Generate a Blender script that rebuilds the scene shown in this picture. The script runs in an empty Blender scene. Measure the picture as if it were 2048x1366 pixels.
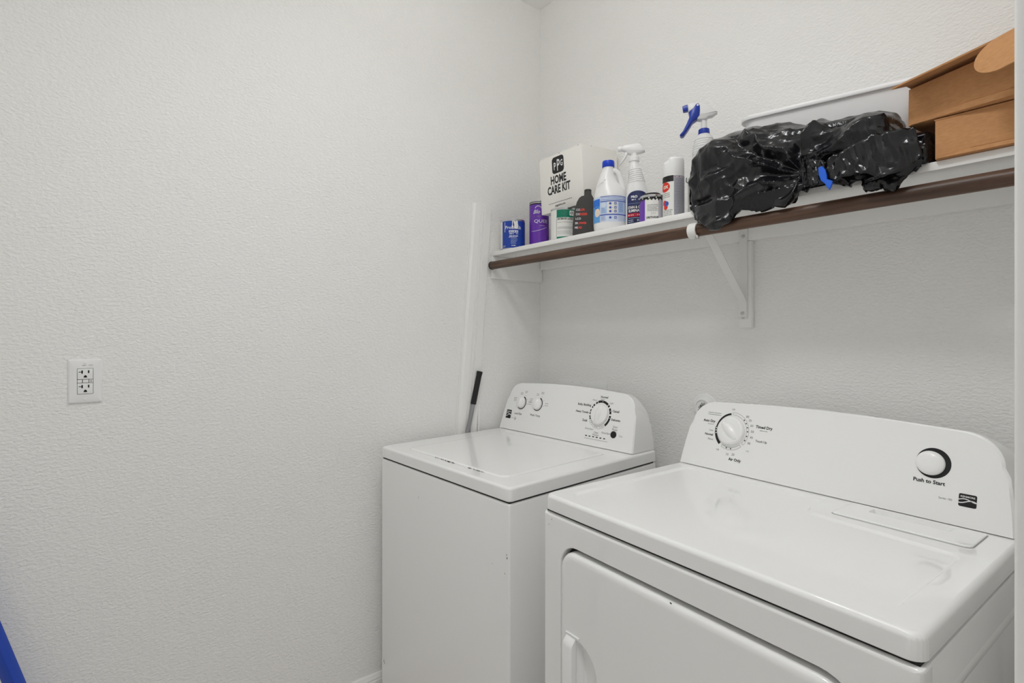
import bpy, bmesh, math, random
from mathutils import Vector, Matrix, noise

random.seed(7)
PI = math.pi
sc = bpy.context.scene
COL = sc.collection
R = math.radians

# ------------------------------------------------------------------ camera
CAM = Vector((1.7898, -1.6041, 1.31))
cam_d = bpy.data.cameras.new('camera')
cam = bpy.data.objects.new('camera', cam_d)
COL.objects.link(cam)
cam.location = CAM
cam.rotation_euler = (R(90), 0, R(51.2014))
cam_d.sensor_width = 36.0
cam_d.lens = 1050.0 / 2048.0 * 36.0
cam_d.shift_y = -15.0 / 2048.0
cam_d.clip_start = 0.02
cam_d.dof.use_dof = False
sc.camera = cam

# ------------------------------------------------------------------ world, exposure
world = bpy.data.worlds.new('world')
sc.world = world
world.use_nodes = True
bg = world.node_tree.nodes['Background']
bg.inputs[0].default_value = (0.965, 0.985, 1.0, 1)
bg.inputs[1].default_value = 0.52
GLOBE = (0.82, -0.86, 2.70)       # ceiling globe, above the frame
GLOBE_POWER = 5.8
FILL_LIGHT = (1.30, -1.35, 0.18)       # added soft fill light under the ceiling: x, y, radius
FILL_LIGHT_POWER = 9.3
sc.cycles.use_light_tree = False
sc.cycles.max_bounces = 14
sc.cycles.diffuse_bounces = 12
sc.cycles.glossy_bounces = 3
sc.cycles.transmission_bounces = 5
sc.cycles.caustics_reflective = False
sc.cycles.caustics_refractive = False
sc.view_settings.view_transform = 'Standard'
sc.view_settings.look = 'None'
sc.view_settings.exposure = -0.04
sc.view_settings.gamma = 1.0
sc.view_settings.use_curve_mapping = False

# ------------------------------------------------------------------ materials
MATS = {}
def srgb(r, g, b):
    f = lambda c: (c / 255 / 12.92) if c / 255 <= 0.04045 else ((c / 255 + 0.055) / 1.055) ** 2.4
    return (f(r), f(g), f(b), 1)

def mat(name, col, rough=0.5, metal=0.0, spec=0.5, coat=0.0, trans=0.0, ior=1.45, alpha=1.0, sss=0.0):
    m = bpy.data.materials.new(name)
    m.use_nodes = True
    b = m.node_tree.nodes['Principled BSDF']
    b.inputs['Base Color'].default_value = col if len(col) == 4 else (*col, 1)
    b.inputs['Roughness'].default_value = rough
    b.inputs['Metallic'].default_value = metal
    b.inputs['Specular IOR Level'].default_value = spec
    b.inputs['Coat Weight'].default_value = coat
    b.inputs['Coat Roughness'].default_value = 0.06
    b.inputs['Transmission Weight'].default_value = trans
    b.inputs['IOR'].default_value = ior
    b.inputs['Alpha'].default_value = alpha
    if sss:
        b.inputs['Subsurface Weight'].default_value = sss
        b.inputs['Subsurface Radius'].default_value = (0.01, 0.01, 0.01)
    MATS[name] = m
    return m

def nodes(m):
    return m.node_tree.nodes, m.node_tree.links, m.node_tree.nodes['Principled BSDF']

def add_bump(m, scale, dist, strength=1.0, detail=3.0, kind='noise', stretch=(1, 1, 1), rough=0.5):
    n, l, b = nodes(m)
    tc = n.new('ShaderNodeTexCoord'); mp = n.new('ShaderNodeMapping')
    mp.inputs['Scale'].default_value = stretch
    l.new(tc.outputs['Object'], mp.inputs['Vector'])
    t = n.new('ShaderNodeTexNoise')
    t.inputs['Scale'].default_value = scale; t.inputs['Detail'].default_value = detail
    t.inputs['Roughness'].default_value = rough
    l.new(mp.outputs[0], t.inputs['Vector'])
    bp = n.new('ShaderNodeBump')
    bp.inputs['Strength'].default_value = strength; bp.inputs['Distance'].default_value = dist
    l.new(t.outputs['Fac'], bp.inputs['Height'])
    l.new(bp.outputs[0], b.inputs['Normal'])
    return t

def add_mottle(m, c1, c2, scale, stretch=(1, 1, 1), detail=4, lo=0.3, hi=0.7, distort=0.0):
    n, l, b = nodes(m)
    tc = n.new('ShaderNodeTexCoord'); mp = n.new('ShaderNodeMapping')
    mp.inputs['Scale'].default_value = stretch
    l.new(tc.outputs['Object'], mp.inputs['Vector'])
    t = n.new('ShaderNodeTexNoise')
    t.inputs['Scale'].default_value = scale; t.inputs['Detail'].default_value = detail
    t.inputs['Distortion'].default_value = distort
    l.new(mp.outputs[0], t.inputs['Vector'])
    r = n.new('ShaderNodeValToRGB')
    r.color_ramp.elements[0].position = lo; r.color_ramp.elements[0].color = c1
    r.color_ramp.elements[1].position = hi; r.color_ramp.elements[1].color = c2
    l.new(t.outputs['Fac'], r.inputs['Fac'])
    l.new(r.outputs['Color'], b.inputs['Base Color'])

# painted drywall with orange peel texture
def wall_mat(name, stretch):
    m = mat(name, (0.850, 0.846, 0.832, 1), 0.55, spec=0.35)
    n, l, b = nodes(m)
    tc = n.new('ShaderNodeTexCoord'); mp = n.new('ShaderNodeMapping')
    mp.inputs['Scale'].default_value = stretch
    l.new(tc.outputs['Object'], mp.inputs['Vector'])
    t = n.new('ShaderNodeTexNoise'); t.inputs['Scale'].default_value = 125
    t.inputs['Detail'].default_value = 2; t.inputs['Distortion'].default_value = 0.5
    l.new(mp.outputs[0], t.inputs['Vector'])
    bp = n.new('ShaderNodeBump'); bp.inputs['Strength'].default_value = 1.0
    bp.inputs['Distance'].default_value = 0.0027
    l.new(t.outputs['Fac'], bp.inputs['Height'])
    l.new(bp.outputs[0], b.inputs['Normal'])
    return m
wall_mat('wall_x', (1, 0.75, 1.35))
wall_mat('wall_y', (0.75, 1, 1.35))
m = mat('ceiling_paint', (0.87, 0.866, 0.852, 1), 0.9, spec=0.2); add_bump(m, 120, 0.0015, 0.6)
m = mat('floor_tile', (0.62, 0.59, 0.55, 1), 0.45); add_mottle(m, (0.58, 0.55, 0.51, 1), (0.66, 0.63, 0.59, 1), 6)
m = mat('trim_paint', (0.86, 0.855, 0.84, 1), 0.38); add_bump(m, 40, 0.0004, 0.3)
m = mat('shelf_paint', (0.85, 0.845, 0.83, 1), 0.42); add_bump(m, 60, 0.0004, 0.3)
m = mat('enamel', (0.87, 0.87, 0.868, 1), 0.30, coat=0.75); m.node_tree.nodes['Principled BSDF'].inputs['Coat Roughness'].default_value = 0.035
m = mat('console_plastic', (0.86, 0.86, 0.855, 1), 0.28)
m = mat('knob_plastic', (0.87, 0.87, 0.865, 1), 0.25)
mat('gap_dark', (0.015, 0.015, 0.015, 1), 0.8)
mat('print_black', (0.008, 0.008, 0.009, 1), 0.45)
mat('print_grey', (0.16, 0.16, 0.165, 1), 0.5)
mat('print_lightgrey', (0.36, 0.36, 0.37, 1), 0.5)
mat('print_white', (0.8, 0.8, 0.8, 1), 0.45)
m = mat('rust_chip', (0.02, 0.016, 0.014, 1), 0.8); add_mottle(m, (0.01, 0.009, 0.008, 1), (0.06, 0.045, 0.035, 1), 300)
m = mat('wood_rod', srgb(88, 62, 47), 0.42)
add_mottle(m, srgb(60, 42, 33), srgb(106, 78, 60), 30, stretch=(0.10, 2.2, 2.2), detail=8, lo=0.32, hi=0.72, distort=0.4)
mat('wood_end', srgb(38, 27, 22), 0.6)
mat('white_metal', (0.78, 0.78, 0.76, 1), 0.35)
mat('zinc', (0.55, 0.54, 0.52, 1), 0.35, metal=0.9)
mat('steel', (0.62, 0.62, 0.63, 1), 0.28, metal=1.0)
mat('outlet_plastic', (0.84, 0.84, 0.84, 1), 0.3)
mat('slot_dark', (0.006, 0.006, 0.006, 1), 0.7)
m = mat('pole_grey', (0.30, 0.30, 0.31, 1), 0.38, metal=0.35)
mat('rubber_black', (0.012, 0.012, 0.012, 1), 0.55)
mat('blue_bar', srgb(28, 70, 178), 0.35)
m = mat('carton_white', srgb(236, 234, 229), 0.62); add_bump(m, 180, 0.00012, 0.35)
m = mat('cardboard', srgb(193, 143, 98), 0.8, spec=0.25)
add_mottle(m, srgb(187, 137, 92), srgb(199, 149, 104), 90, stretch=(1, 1, 3), detail=6)
mat('cardboard_edge', srgb(150, 104, 66), 0.85, spec=0.2)
mat('label_blue', srgb(28, 64, 158), 0.3)
mat('label_purple', srgb(104, 52, 168), 0.3)
mat('label_green', srgb(4, 118, 92), 0.35)
mat('label_white', srgb(226, 226, 222), 0.45)
mat('label_navy', srgb(38, 46, 92), 0.4)
mat('label_deepnavy', srgb(26, 31, 66), 0.4)
mat('label_red', srgb(214, 44, 32), 0.4)
mat('label_crimson', srgb(178, 34, 62), 0.4)
mat('label_skyblue', srgb(92, 158, 220), 0.4)
mat('label_royal', srgb(34, 112, 214), 0.4)
mat('label_paleblue', srgb(176, 200, 230), 0.42)
mat('label_ice', srgb(205, 217, 235), 0.42)
mat('label_peach', srgb(232, 214, 198), 0.45)
mat('label_indigo', srgb(62, 82, 172), 0.42)
mat('label_grey', srgb(176, 174, 184), 0.45)
mat('text_red', srgb(232, 62, 50), 0.5)
mat('text_grey', srgb(205, 205, 210), 0.5)
m = mat('bottle_black', (0.036, 0.033, 0.030, 1), 0.42); add_bump(m, 160, 0.0001, 0.4)
mat('bottle_white', (0.80, 0.80, 0.80, 1), 0.3)
mat('cap_blue', srgb(20, 62, 196), 0.38)
mat('spray_blue', srgb(28, 56, 158), 0.3)
mat('spray_white', (0.82, 0.82, 0.82, 1), 0.34)
mat('spray_clear', (0.90, 0.905, 0.905, 1), 0.32, trans=0.18, ior=1.3)
mat('bottle_clear', (0.92, 0.925, 0.925, 1), 0.38, trans=0.25, ior=1.2)
m = mat('tub_white', (0.82, 0.82, 0.83, 1), 0.32)
m = mat('bag_black', (0.006, 0.006, 0.008, 1), 0.19, spec=0.55)
add_bump(m, 70, 0.0020, 0.45, detail=4, stretch=(0.7, 1, 1.3))
mat('bag_blue', srgb(28, 96, 214), 0.5)
# ------------------------------------------------------------------ helpers
class MB:
    def __init__(self):
        self.v = []; self.f = []; self.mi = []
    def add(self, vs, fs, mi=0):
        o = len(self.v)
        self.v += [tuple(p) for p in vs]
        self.f += [tuple(i + o for i in f) for f in fs]
        self.mi += [mi] * len(fs)
        return self
    def box(self, x0, x1, y0, y1, z0, z1, mi=0):
        vs = [(x, y, z) for z in (z0, z1) for y in (y0, y1) for x in (x0, x1)]
        fs = [(0, 2, 3, 1), (4, 5, 7, 6), (0, 1, 5, 4), (1, 3, 7, 5), (3, 2, 6, 7), (2, 0, 4, 6)]
        return self.add(vs, fs, mi)
    def loft(self, loops, cap0=True, cap1=True, closed=True, mi=0):
        n = len(loops[0]); vs = [p for L in loops for p in L]; fs = []
        for k in range(len(loops) - 1):
            for i in range(n if closed else n - 1):
                j = (i + 1) % n
                fs.append((k * n + i, k * n + j, (k + 1) * n + j, (k + 1) * n + i))
        if cap0: fs.append(tuple(reversed(range(n))))
        if cap1: fs.append(tuple(range((len(loops) - 1) * n, len(loops) * n)))
        return self.add(vs, fs, mi)
    def lathe(self, prof, n=40, c=(0, 0, 0), mi=0, cap=True, sx=1.0, sy=1.0):
        loops = [[(c[0] + r * sx * math.cos(2 * PI * i / n), c[1] + r * sy * math.sin(2 * PI * i / n), c[2] + z) for i in range(n)] for r, z in prof]
        return self.loft(loops, cap, cap, mi=mi)
    def tube(self, pts, rads, n=12, mi=0, cap=True, squash=1.0):
        pts = [Vector(p) for p in pts]
        if not hasattr(rads, '__len__'): rads = [rads] * len(pts)
        loops = []; up = None
        for i, p in enumerate(pts):
            t = (pts[min(i + 1, len(pts) - 1)] - pts[max(i - 1, 0)]).normalized()
            if up is None:
                up = Vector((0, 0, 1)) if abs(t.z) < 0.9 else Vector((0, 1, 0))
            s = t.cross(up).normalized(); up = s.cross(t).normalized()
            loops.append([p + s * (rads[i] * math.cos(2 * PI * k / n)) + up * (rads[i] * squash * math.sin(2 * PI * k / n)) for k in range(n)])
        return self.loft(loops, cap, cap, mi=mi)
    def prism(self, poly, axis, a, b, mi=0):
        # poly: 2D points; axis 'y': (x,z) extruded along y ; 'z': (x,y) ; 'x': (y,z)
        mk = {'y': lambda p, t: (p[0], t, p[1]), 'z': lambda p, t: (p[0], p[1], t), 'x': lambda p, t: (t, p[0], p[1])}[axis]
        return self.loft([[mk(p, a) for p in poly], [mk(p, b) for p in poly]], mi=mi)
    def build(self, name, mats, parent=None, smooth=True, bevel=0.0, seg=2, angle=35, loc=None, rot=None, autosmooth=40, wn=False):
        me = bpy.data.meshes.new(name)
        me.from_pydata(self.v, [], self.f)
        me.update()
        if isinstance(mats, str): mats = [mats]
        for mm in mats: me.materials.append(MATS[mm])
        for p, i in zip(me.polygons, self.mi): p.material_index = i
        bm = bmesh.new(); bm.from_mesh(me)
        bmesh.ops.recalc_face_normals(bm, faces=bm.faces)
        if bevel > 0:
            es = [e for e in bm.edges if len(e.link_faces) == 2 and e.calc_face_angle(0) > R(angle)]
            bmesh.ops.bevel(bm, geom=es, offset=bevel, segments=seg, profile=0.6, affect='EDGES', clamp_overlap=True)
        for f in bm.faces: f.smooth = smooth
        for e in bm.edges:
            if len(e.link_faces) == 2 and e.calc_face_angle(0) > R(autosmooth): e.smooth = False
        bm.to_mesh(me); bm.free()
        o = bpy.data.objects.new(name, me)
        COL.objects.link(o)
        if parent is not None: o.parent = parent
        if wn:
            md = o.modifiers.new('weighted', 'WEIGHTED_NORMAL'); md.keep_sharp = True; md.weight = 80
        if loc: o.location = loc
        if rot: o.rotation_euler = rot
        return o

def empty(name, loc=(0, 0, 0), rz=0.0, label=None, cat=None, group=None):
    o = bpy.data.objects.new(name, None)
    o.empty_display_size = 0.05
    COL.objects.link(o)
    o.location = loc; o.rotation_euler = (0, 0, rz)
    tag(o, label, cat, group)
    return o
def tag(o, label=None, cat=None, group=None, kind=None):
    if label: o['label'] = label
    if cat: o['category'] = cat
    if group: o['group'] = group
    if kind: o['kind'] = kind
    return o

def cut(o, box):
    """subtract an axis-aligned box (object space) from a mesh object"""
    cb = MB(); cb.box(*box); c = cb.build('cutter', 'gap_dark', smooth=False)
    c.matrix_world = o.matrix_world.copy()
    c.parent = o.parent
    md = o.modifiers.new('cut', 'BOOLEAN'); md.operation = 'DIFFERENCE'; md.solver = 'EXACT'; md.object = c
    while o.modifiers[0] != md: o.modifiers.move(len(o.modifiers) - 1, 0)
    others = [m_ for m_ in o.modifiers if m_ != md]
    for m_ in others: m_.show_viewport = False
    dg = bpy.context.evaluated_depsgraph_get(); dg.update()
    me = bpy.data.meshes.new_from_object(o.evaluated_get(dg))
    for m_ in others: m_.show_viewport = True
    o.modifiers.remove(md); o.data = me
    bpy.data.objects.remove(c)
    while len(me.materials) > 1: me.materials.pop()
    for p_ in me.polygons: p_.material_index = 0
    bm = bmesh.new(); bm.from_mesh(me)
    for e in bm.edges:
        if len(e.link_faces) == 2 and e.calc_face_angle(0) > R(50): e.smooth = False
    bm.to_mesh(me); bm.free()

def rrect(x0, x1, y0, y1, r, n=6):
    """rounded rectangle, counter-clockwise; r scalar or 4 radii (x0y0, x1y0, x1y1, x0y1)"""
    rs = r if hasattr(r, '__len__') else (r,) * 4
    out = []
    for (cx, cy, a0, rr) in ((x0, y0, PI, rs[0]), (x1, y0, 1.5 * PI, rs[1]), (x1, y1, 0, rs[2]), (x0, y1, 0.5 * PI, rs[3])):
        ox = cx + (rr if cx == x0 else -rr); oy = cy + (rr if cy == y0 else -rr)
        for i in range(n + 1):
            a = a0 + 0.5 * PI * i / n
            out.append((ox + rr * math.cos(a), oy + rr * math.sin(a)))
    return out

def ray_hit(poly, c, a):
    dx, dy = math.cos(a), math.sin(a); best = None
    n = len(poly)
    for i in range(n):
        x1, y1 = poly[i][0] - c[0], poly[i][1] - c[1]; x2, y2 = poly[(i + 1) % n][0] - c[0], poly[(i + 1) % n][1] - c[1]
        ex, ey = x2 - x1, y2 - y1
        den = dx * ey - dy * ex
        if abs(den) < 1e-12: continue
        t = (x1 * ey - y1 * ex) / den; s = (x1 * dy - y1 * dx) / den
        if t > 0 and -1e-9 <= s <= 1 + 1e-9 and (best is None or t > best): best = t
    return (c[0] + best * dx, c[1] + best * dy)
def star_loops(polys, c):
    """resample nested outlines (star shaped about c) at their common angles"""
    an = sorted({round(math.atan2(p[1] - c[1], p[0] - c[0]), 5) for q in polys for p in q})
    return [[ray_hit(q, c, a) for a in an] for q in polys]
def inset(poly, d):
    """offset a counter-clockwise outline inward by d"""
    n = len(poly); out = []
    for i in range(n):
        p0 = Vector(poly[i - 1]); p1 = Vector(poly[i]); p2 = Vector(poly[(i + 1) % n])
        a = p1 - p0; b = p2 - p1
        if a.length < 1e-9: a = b
        if b.length < 1e-9: b = a
        na = Vector((-a.y, a.x)).normalized(); nb = Vector((-b.y, b.x)).normalized()
        nn = (na + nb)
        nn = nn.normalized() if nn.length > 1e-6 else na
        out.append(tuple(p1 + nn * (d / max(0.5, nn.dot(na)))))
    return out

# ---- printing: text and marks laid on a surface through a map (u right, v up) -> point
def text_geo(s, size, bold=0.0, shear=0.0, align='CENTER', sx=1.0):
    cu = bpy.data.curves.new('t', 'FONT')
    cu.body = s; cu.size = size; cu.offset = bold * size; cu.shear = shear
    cu.align_x = align; cu.resolution_u = 2; cu.fill_mode = 'FRONT'
    ob = bpy.data.objects.new('t', cu)
    COL.objects.link(ob)
    dg = bpy.context.evaluated_depsgraph_get()
    me = ob.evaluated_get(dg).to_mesh()
    vs = [(v.co.x * sx, v.co.y) for v in me.vertices]; fs = [tuple(p.vertices) for p in me.polygons]
    ob.evaluated_get(dg).to_mesh_clear()
    COL.objects.unlink(ob); bpy.data.objects.remove(ob); bpy.data.curves.remove(cu)
    return vs, fs
class Print:
    """collects flat print on a surface map; one mesh, one material slot per ink"""
    def __init__(self, fmap):
        self.fm = fmap; self.b = MB(); self.inks = []
    def ink(self, m):
        if m not in self.inks: self.inks.append(m)
        return self.inks.index(m)
    def text(self, s, u, v, size, m='print_black', bold=0.0, shear=0.0, align='CENTER', sx=1.0, rot=0.0, h=1):
        vs, fs = text_geo(s, size, bold, shear, align, sx)
        c, sn = math.cos(rot), math.sin(rot)
        self.b.add([self.fm(u + x * c - y * sn, v + x * sn + y * c, h) for x, y in vs], fs, self.ink(m)); return self
    def poly(self, pts, m, h=1):
        n = len(pts); cx = sum(p[0] for p in pts) / n; cy = sum(p[1] for p in pts) / n
        if max(abs(p[0] - cx) for p in pts) < 0.004:
            self.b.add([self.fm(x, y, h) for x, y in pts], [tuple(range(n))], self.ink(m)); return self
        vs = [self.fm(cx, cy, h)]; fs = []
        for k in (0.34, 0.67, 1.0): vs += [self.fm(cx + (x - cx) * k, cy + (y - cy) * k, h) for x, y in pts]
        for i in range(n):
            j = (i + 1) % n
            fs += [(0, 1 + i, 1 + j), (1 + i, 1 + n + i, 1 + n + j, 1 + j), (1 + n + i, 1 + 2 * n + i, 1 + 2 * n + j, 1 + n + j)]
        self.b.add(vs, fs, self.ink(m)); return self
    def rect(self, u0, u1, v0, v1, m, h=1, nu=1):
        vs = []; fs = []
        for i in range(nu + 1):
            u = u0 + (u1 - u0) * i / nu
            vs += [self.fm(u, v0, h), self.fm(u, v1, h)]
        for i in range(nu): fs.append((2 * i, 2 * i + 2, 2 * i + 3, 2 * i + 1))
        self.b.add(vs, fs, self.ink(m)); return self
    def arc(self, u, v, r0, r1, a0, a1, m, n=None, taper=1.0, h=1):
        n = n or max(2, int(abs(a1 - a0) / 0.08)); vs = []; fs = []
        for i in range(n + 1):
            t = i / n; a = a0 + (a1 - a0) * t; k = 1 - (1 - taper) * t
            vs += [self.fm(u + r0 * math.cos(a), v + r0 * math.sin(a), h), self.fm(u + (r0 + (r1 - r0) * k) * math.cos(a), v + (r0 + (r1 - r0) * k) * math.sin(a), h)]
        for i in range(n): fs.append((2 * i, 2 * i + 2, 2 * i + 3, 2 * i + 1))
        self.b.add(vs, fs, self.ink(m)); return self
    def disc(self, u, v, r, m, h=1, ry=None, n=20):
        return self.poly([(u + r * math.cos(2 * PI * i / n), v + (ry or r) * math.sin(2 * PI * i / n)) for i in range(n)], m, h)
    def lines(self, u0, u1, v1, v0, n, m, th=0.0012, seed=0, h=1, ragged=0.35):
        """rows of lettering too fine to read"""
        rnd = random.Random(seed)
        for i in range(n):
            v = v1 + (v0 - v1) * i / max(1, n - 1)
            u = u0; end = u1 - rnd.random() * ragged * (u1 - u0)
            while u < end:
                w = rnd.uniform(1.5, 5.5) * th
                self.rect(u, min(u + w, end), v - th * 0.5, v + th * 0.5, m, h)
                u += w + th * 0.8
        return self
    def build(self, name, parent):
        return self.b.build(name, self.inks, parent, smooth=False)
def cyl_map(r, a0=0.0, rz=None):
    def f(u, v, h=1):
        a = a0 + u / r; rr = r + 0.00025 * h
        return (rr * math.cos(a), rr * math.sin(a), v)
    return f

# ================================================================== SETTING
W = 1.7525         # room width (right wall with the doorway the camera stands in)
DEP = -2.62       # front wall
H = 2.788
def wallbox(name, a, m):
    b = MB(); b.box(*a); return tag(b.build(name, m, smooth=False), kind='structure')
wallbox('floor', (-0.1, 3.4, DEP - 0.1, 0.1, -0.06, 0.0), 'floor_tile')
wallbox('ceiling', (-0.1, W + 0.12, DEP - 0.1, 0.1, H, H + 0.06), 'ceiling_paint')
wallbox('wall_left', (-0.1, 0.0, DEP - 0.1, 0.1, 0, H), 'wall_x')
wallbox('wall_back', (0.0, W, 0.0, 0.1, 0, H), 'wall_y')
wallbox('wall_front', (0.0, W, DEP - 0.1, DEP, 0, H), 'wall_y')
# right wall with door opening: y from -2.00 to -1.185, 2.06 m high
OY0, OY1, OZ = -2.02, -1.188, 2.06
b = MB()
b.box(W, W + 0.115, OY1, 0.1, 0, H); b.box(W, W + 0.115, DEP - 0.1, OY0, 0, H); b.box(W, W + 0.115, OY0, OY1, OZ, H)
tag(b.build('wall_right', 'wall_x', smooth=False), kind='structure')
# door jamb lining and casing
b = MB()
b.box(W - 0.001, W + 0.116, OY1 - 0.018, OY1, 0, OZ); b.box(W - 0.001, W + 0.116, OY0, OY0 + 0.018, 0, OZ)
b.box(W - 0.001, W + 0.116, OY0, OY1, OZ - 0.018, OZ)
tag(b.build('trim_1', 'trim_paint', bevel=0.0015), kind='structure')
b = MB()
b.box(W - 0.016, W, OY1 - 0.013, OY1 + 0.05, 0, OZ + 0.045); b.box(W - 0.016, W, OY0 - 0.05, OY0 + 0.013, 0, OZ + 0.045)
b.box(W - 0.016, W, OY0 - 0.05, OY1 + 0.05, OZ - 0.013, OZ + 0.05)
tag(b.build('trim_2', 'trim_paint', bevel=0.004, seg=3), kind='structure')
# baseboards: profile with a moulded top
bprof = [(0, 0), (0.013, 0), (0.013, 0.062), (0.0105, 0.066), (0.0105, 0.069), (0.012, 0.071), (0.006, 0.0845), (0, 0.0855)]
b = MB(); b.loft([[(x, y, z) for x, z in bprof] for y in (DEP, 0.0)])
tag(b.build('baseboard_left', 'trim_paint', autosmooth=25), kind='structure')
b = MB(); b.loft([[(x, -p, z) for p, z in bprof] for x in (0.013, W)])
tag(b.build('baseboard_back', 'trim_paint', autosmooth=25), kind='structure')

# ceiling globe light (above the frame): lights the room
g = empty('overhead_light', (GLOBE[0], GLOBE[1], H), 0, 'white globe ceiling light in the middle of the laundry room ceiling', 'light')
b = MB(); b.lathe([(0.001, 0), (0.075, 0), (0.075, -0.012), (0.05, -0.02), (0.001, -0.02)], 32); b.build('canopy', 'white_metal', g)
ld = bpy.data.lights.new('globe', 'POINT')
ld.energy = GLOBE_POWER; ld.shadow_soft_size = 0.065; ld.color = (1.0, 0.992, 0.975)
lo = bpy.data.objects.new('globe', ld); COL.objects.link(lo); lo.parent = g; lo.location = (0, 0, GLOBE[2] - H)
g = empty('overhead_light', (FILL_LIGHT[0], FILL_LIGHT[1], H), 0, 'added soft round fill light under the ceiling near the doorway', 'light')  # added fill, stands in for soft light bounced off the ceiling
b = MB(); b.lathe([(0.001, -0.001), (FILL_LIGHT[2] + 0.012, -0.001), (FILL_LIGHT[2] + 0.012, -0.022), (FILL_LIGHT[2] + 0.002, -0.026), (FILL_LIGHT[2], -0.020), (0.001, -0.020)], 40); b.build('rim', 'white_metal', g)  # made-up housing around the added fill light
ld = bpy.data.lights.new('fill_disc', 'AREA')
ld.shape = 'DISK'; ld.size = 2 * FILL_LIGHT[2]; ld.energy = FILL_LIGHT_POWER; ld.spread = R(152); ld.color = (0.975, 0.99, 1.0)
lo = bpy.data.objects.new('fill_disc', ld); COL.objects.link(lo); lo.parent = g; lo.location = (0, 0, -0.028)

# ================================================================== WASHER
WX0, WX1, WD = -0.004, 0.680, 0.669
ZG, ZT = 0.8765, 0.9155
wash = empty('washing_machine', (0.0607, -0.8042, 0), R(2.99), 'white top-load washing machine in the corner by the left wall', 'washing machine')
b = MB(); b.box(WX0 + 0.002, WX1 - 0.002, 0.002, WD, 0.02, ZG - 0.004); b.build('cabinet', 'enamel', wash, bevel=0.006, seg=3)
b = MB(); b.box(WX0 + 0.0065, WX1 - 0.0065, 0.0065, WD - 0.01, ZG - 0.012, ZG + 0.002); b.build('seam', 'gap_dark', wash, smooth=False)
for fx in (WX0 + 0.06, WX1 - 0.06):
    for fy in (0.06, WD - 0.06):
        b = MB(); b.lathe([(0.001, 0), (0.02, 0), (0.022, 0.008), (0.01, 0.012), (0.01, 0.03), (0.001, 0.03)], 16, c=(fx, fy, 0)); b.build('foot', 'rubber_black', wash)
LX0, LX1, LY0, LY1 = 0.099, 0.606, 0.045, 0.487
b = MB()
outer = rrect(WX0, WX1, 0, WD, (0.014, 0.014, 0.01, 0.01), 5)
lidp = rrect(LX0, LX1, LY0, LY1, (0.02, 0.035, 0.012, 0.012), 6)
ctr = ((LX0 + LX1) / 2, (LY0 + LY1) / 2)
o0, o1, o2, l0, l1 = star_loops([outer, inset(outer, 0.003), inset(outer, 0.008), lidp, inset(lidp, 0.0025)], ctr)
P = lambda L, z: [(x, y, z) for x, y in L]
bz = lambda L, d=0: P(L, d)
b.loft([P(o1, ZG + 0.0005), P(o0, ZG + 0.003), P(o0, ZT - 0.008), P(o1, ZT - 0.0025), P(o2, ZT), P(l0, ZT), P(l1, ZT - 0.008)], True, True)
b.build('top_deck', 'enamel', wash, autosmooth=50, wn=True)
b = MB()
lidq = inset(lidp, 0.0016)
q0, q1, q2, q3 = star_loops([lidq, inset(lidq, 0.003), inset(lidq, 0.010), inset(lidq, 0.03)], ctr)
b.loft([P(q0, ZT - 0.0075), P(q0, ZT + 0.0005), P(q1, ZT + 0.003), P(q2, ZT + 0.0042), P(q3, ZT + 0.0030)], True, True)
b.build('lid', 'enamel', wash, autosmooth=60, wn=True)
# worn paint along the lid's front edge
rnd = random.Random(3)
b = MB()
def blob(b, x, y, z, rx, ry, ax='z'):
    n = 9
    pts = []
    for i in range(n):
        a = 2 * PI * i / n; k = rnd.uniform(0.55, 1.1)
        if ax == 'z': pts.append((x + rx * k * math.cos(a), y + ry * k * math.sin(a), z))
        else: pts.append((x + rx * k * math.cos(a), y, z + ry * k * math.sin(a)))
    b.add(pts, [tuple(range(n))])
for i in range(46):
    x = rnd.choice([rnd.uniform(0.27, 0.375), rnd.uniform(0.30, 0.37), rnd.uniform(0.445, 0.52)])
    blob(b, x, LY0 + rnd.uniform(-0.0015, 0.0035), ZT + 0.0012 + rnd.uniform(0, .0004), rnd.uniform(0.0015, 0.006), rnd.uniform(0.0008, 0.0026))
b.build('paint_chip', 'rust_chip', wash, smooth=False)['kind'] = 'stuff'
b = MB()
for (x, z, rx, rz_) in ((0.2421, 0.7905, 0.0007, 0.005), (0.0155, 0.1657, 0.0015, 0.005), (0.020, 0.160, 0.003, 0.0018), (0.6691, 0.7328, 0.002, 0.004), (0.6675, 0.741, 0.0016, 0.0025), (0.66, 0.69, 0.0015, 0.0015), (0.61, 0.70, 0.0012, 0.0012)):
    blob(b, x, 0.0016, z, rx, rz_, 'y')
b.build('paint_chip', 'rust_chip', wash, smooth=False)['kind'] = 'stuff'

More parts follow.
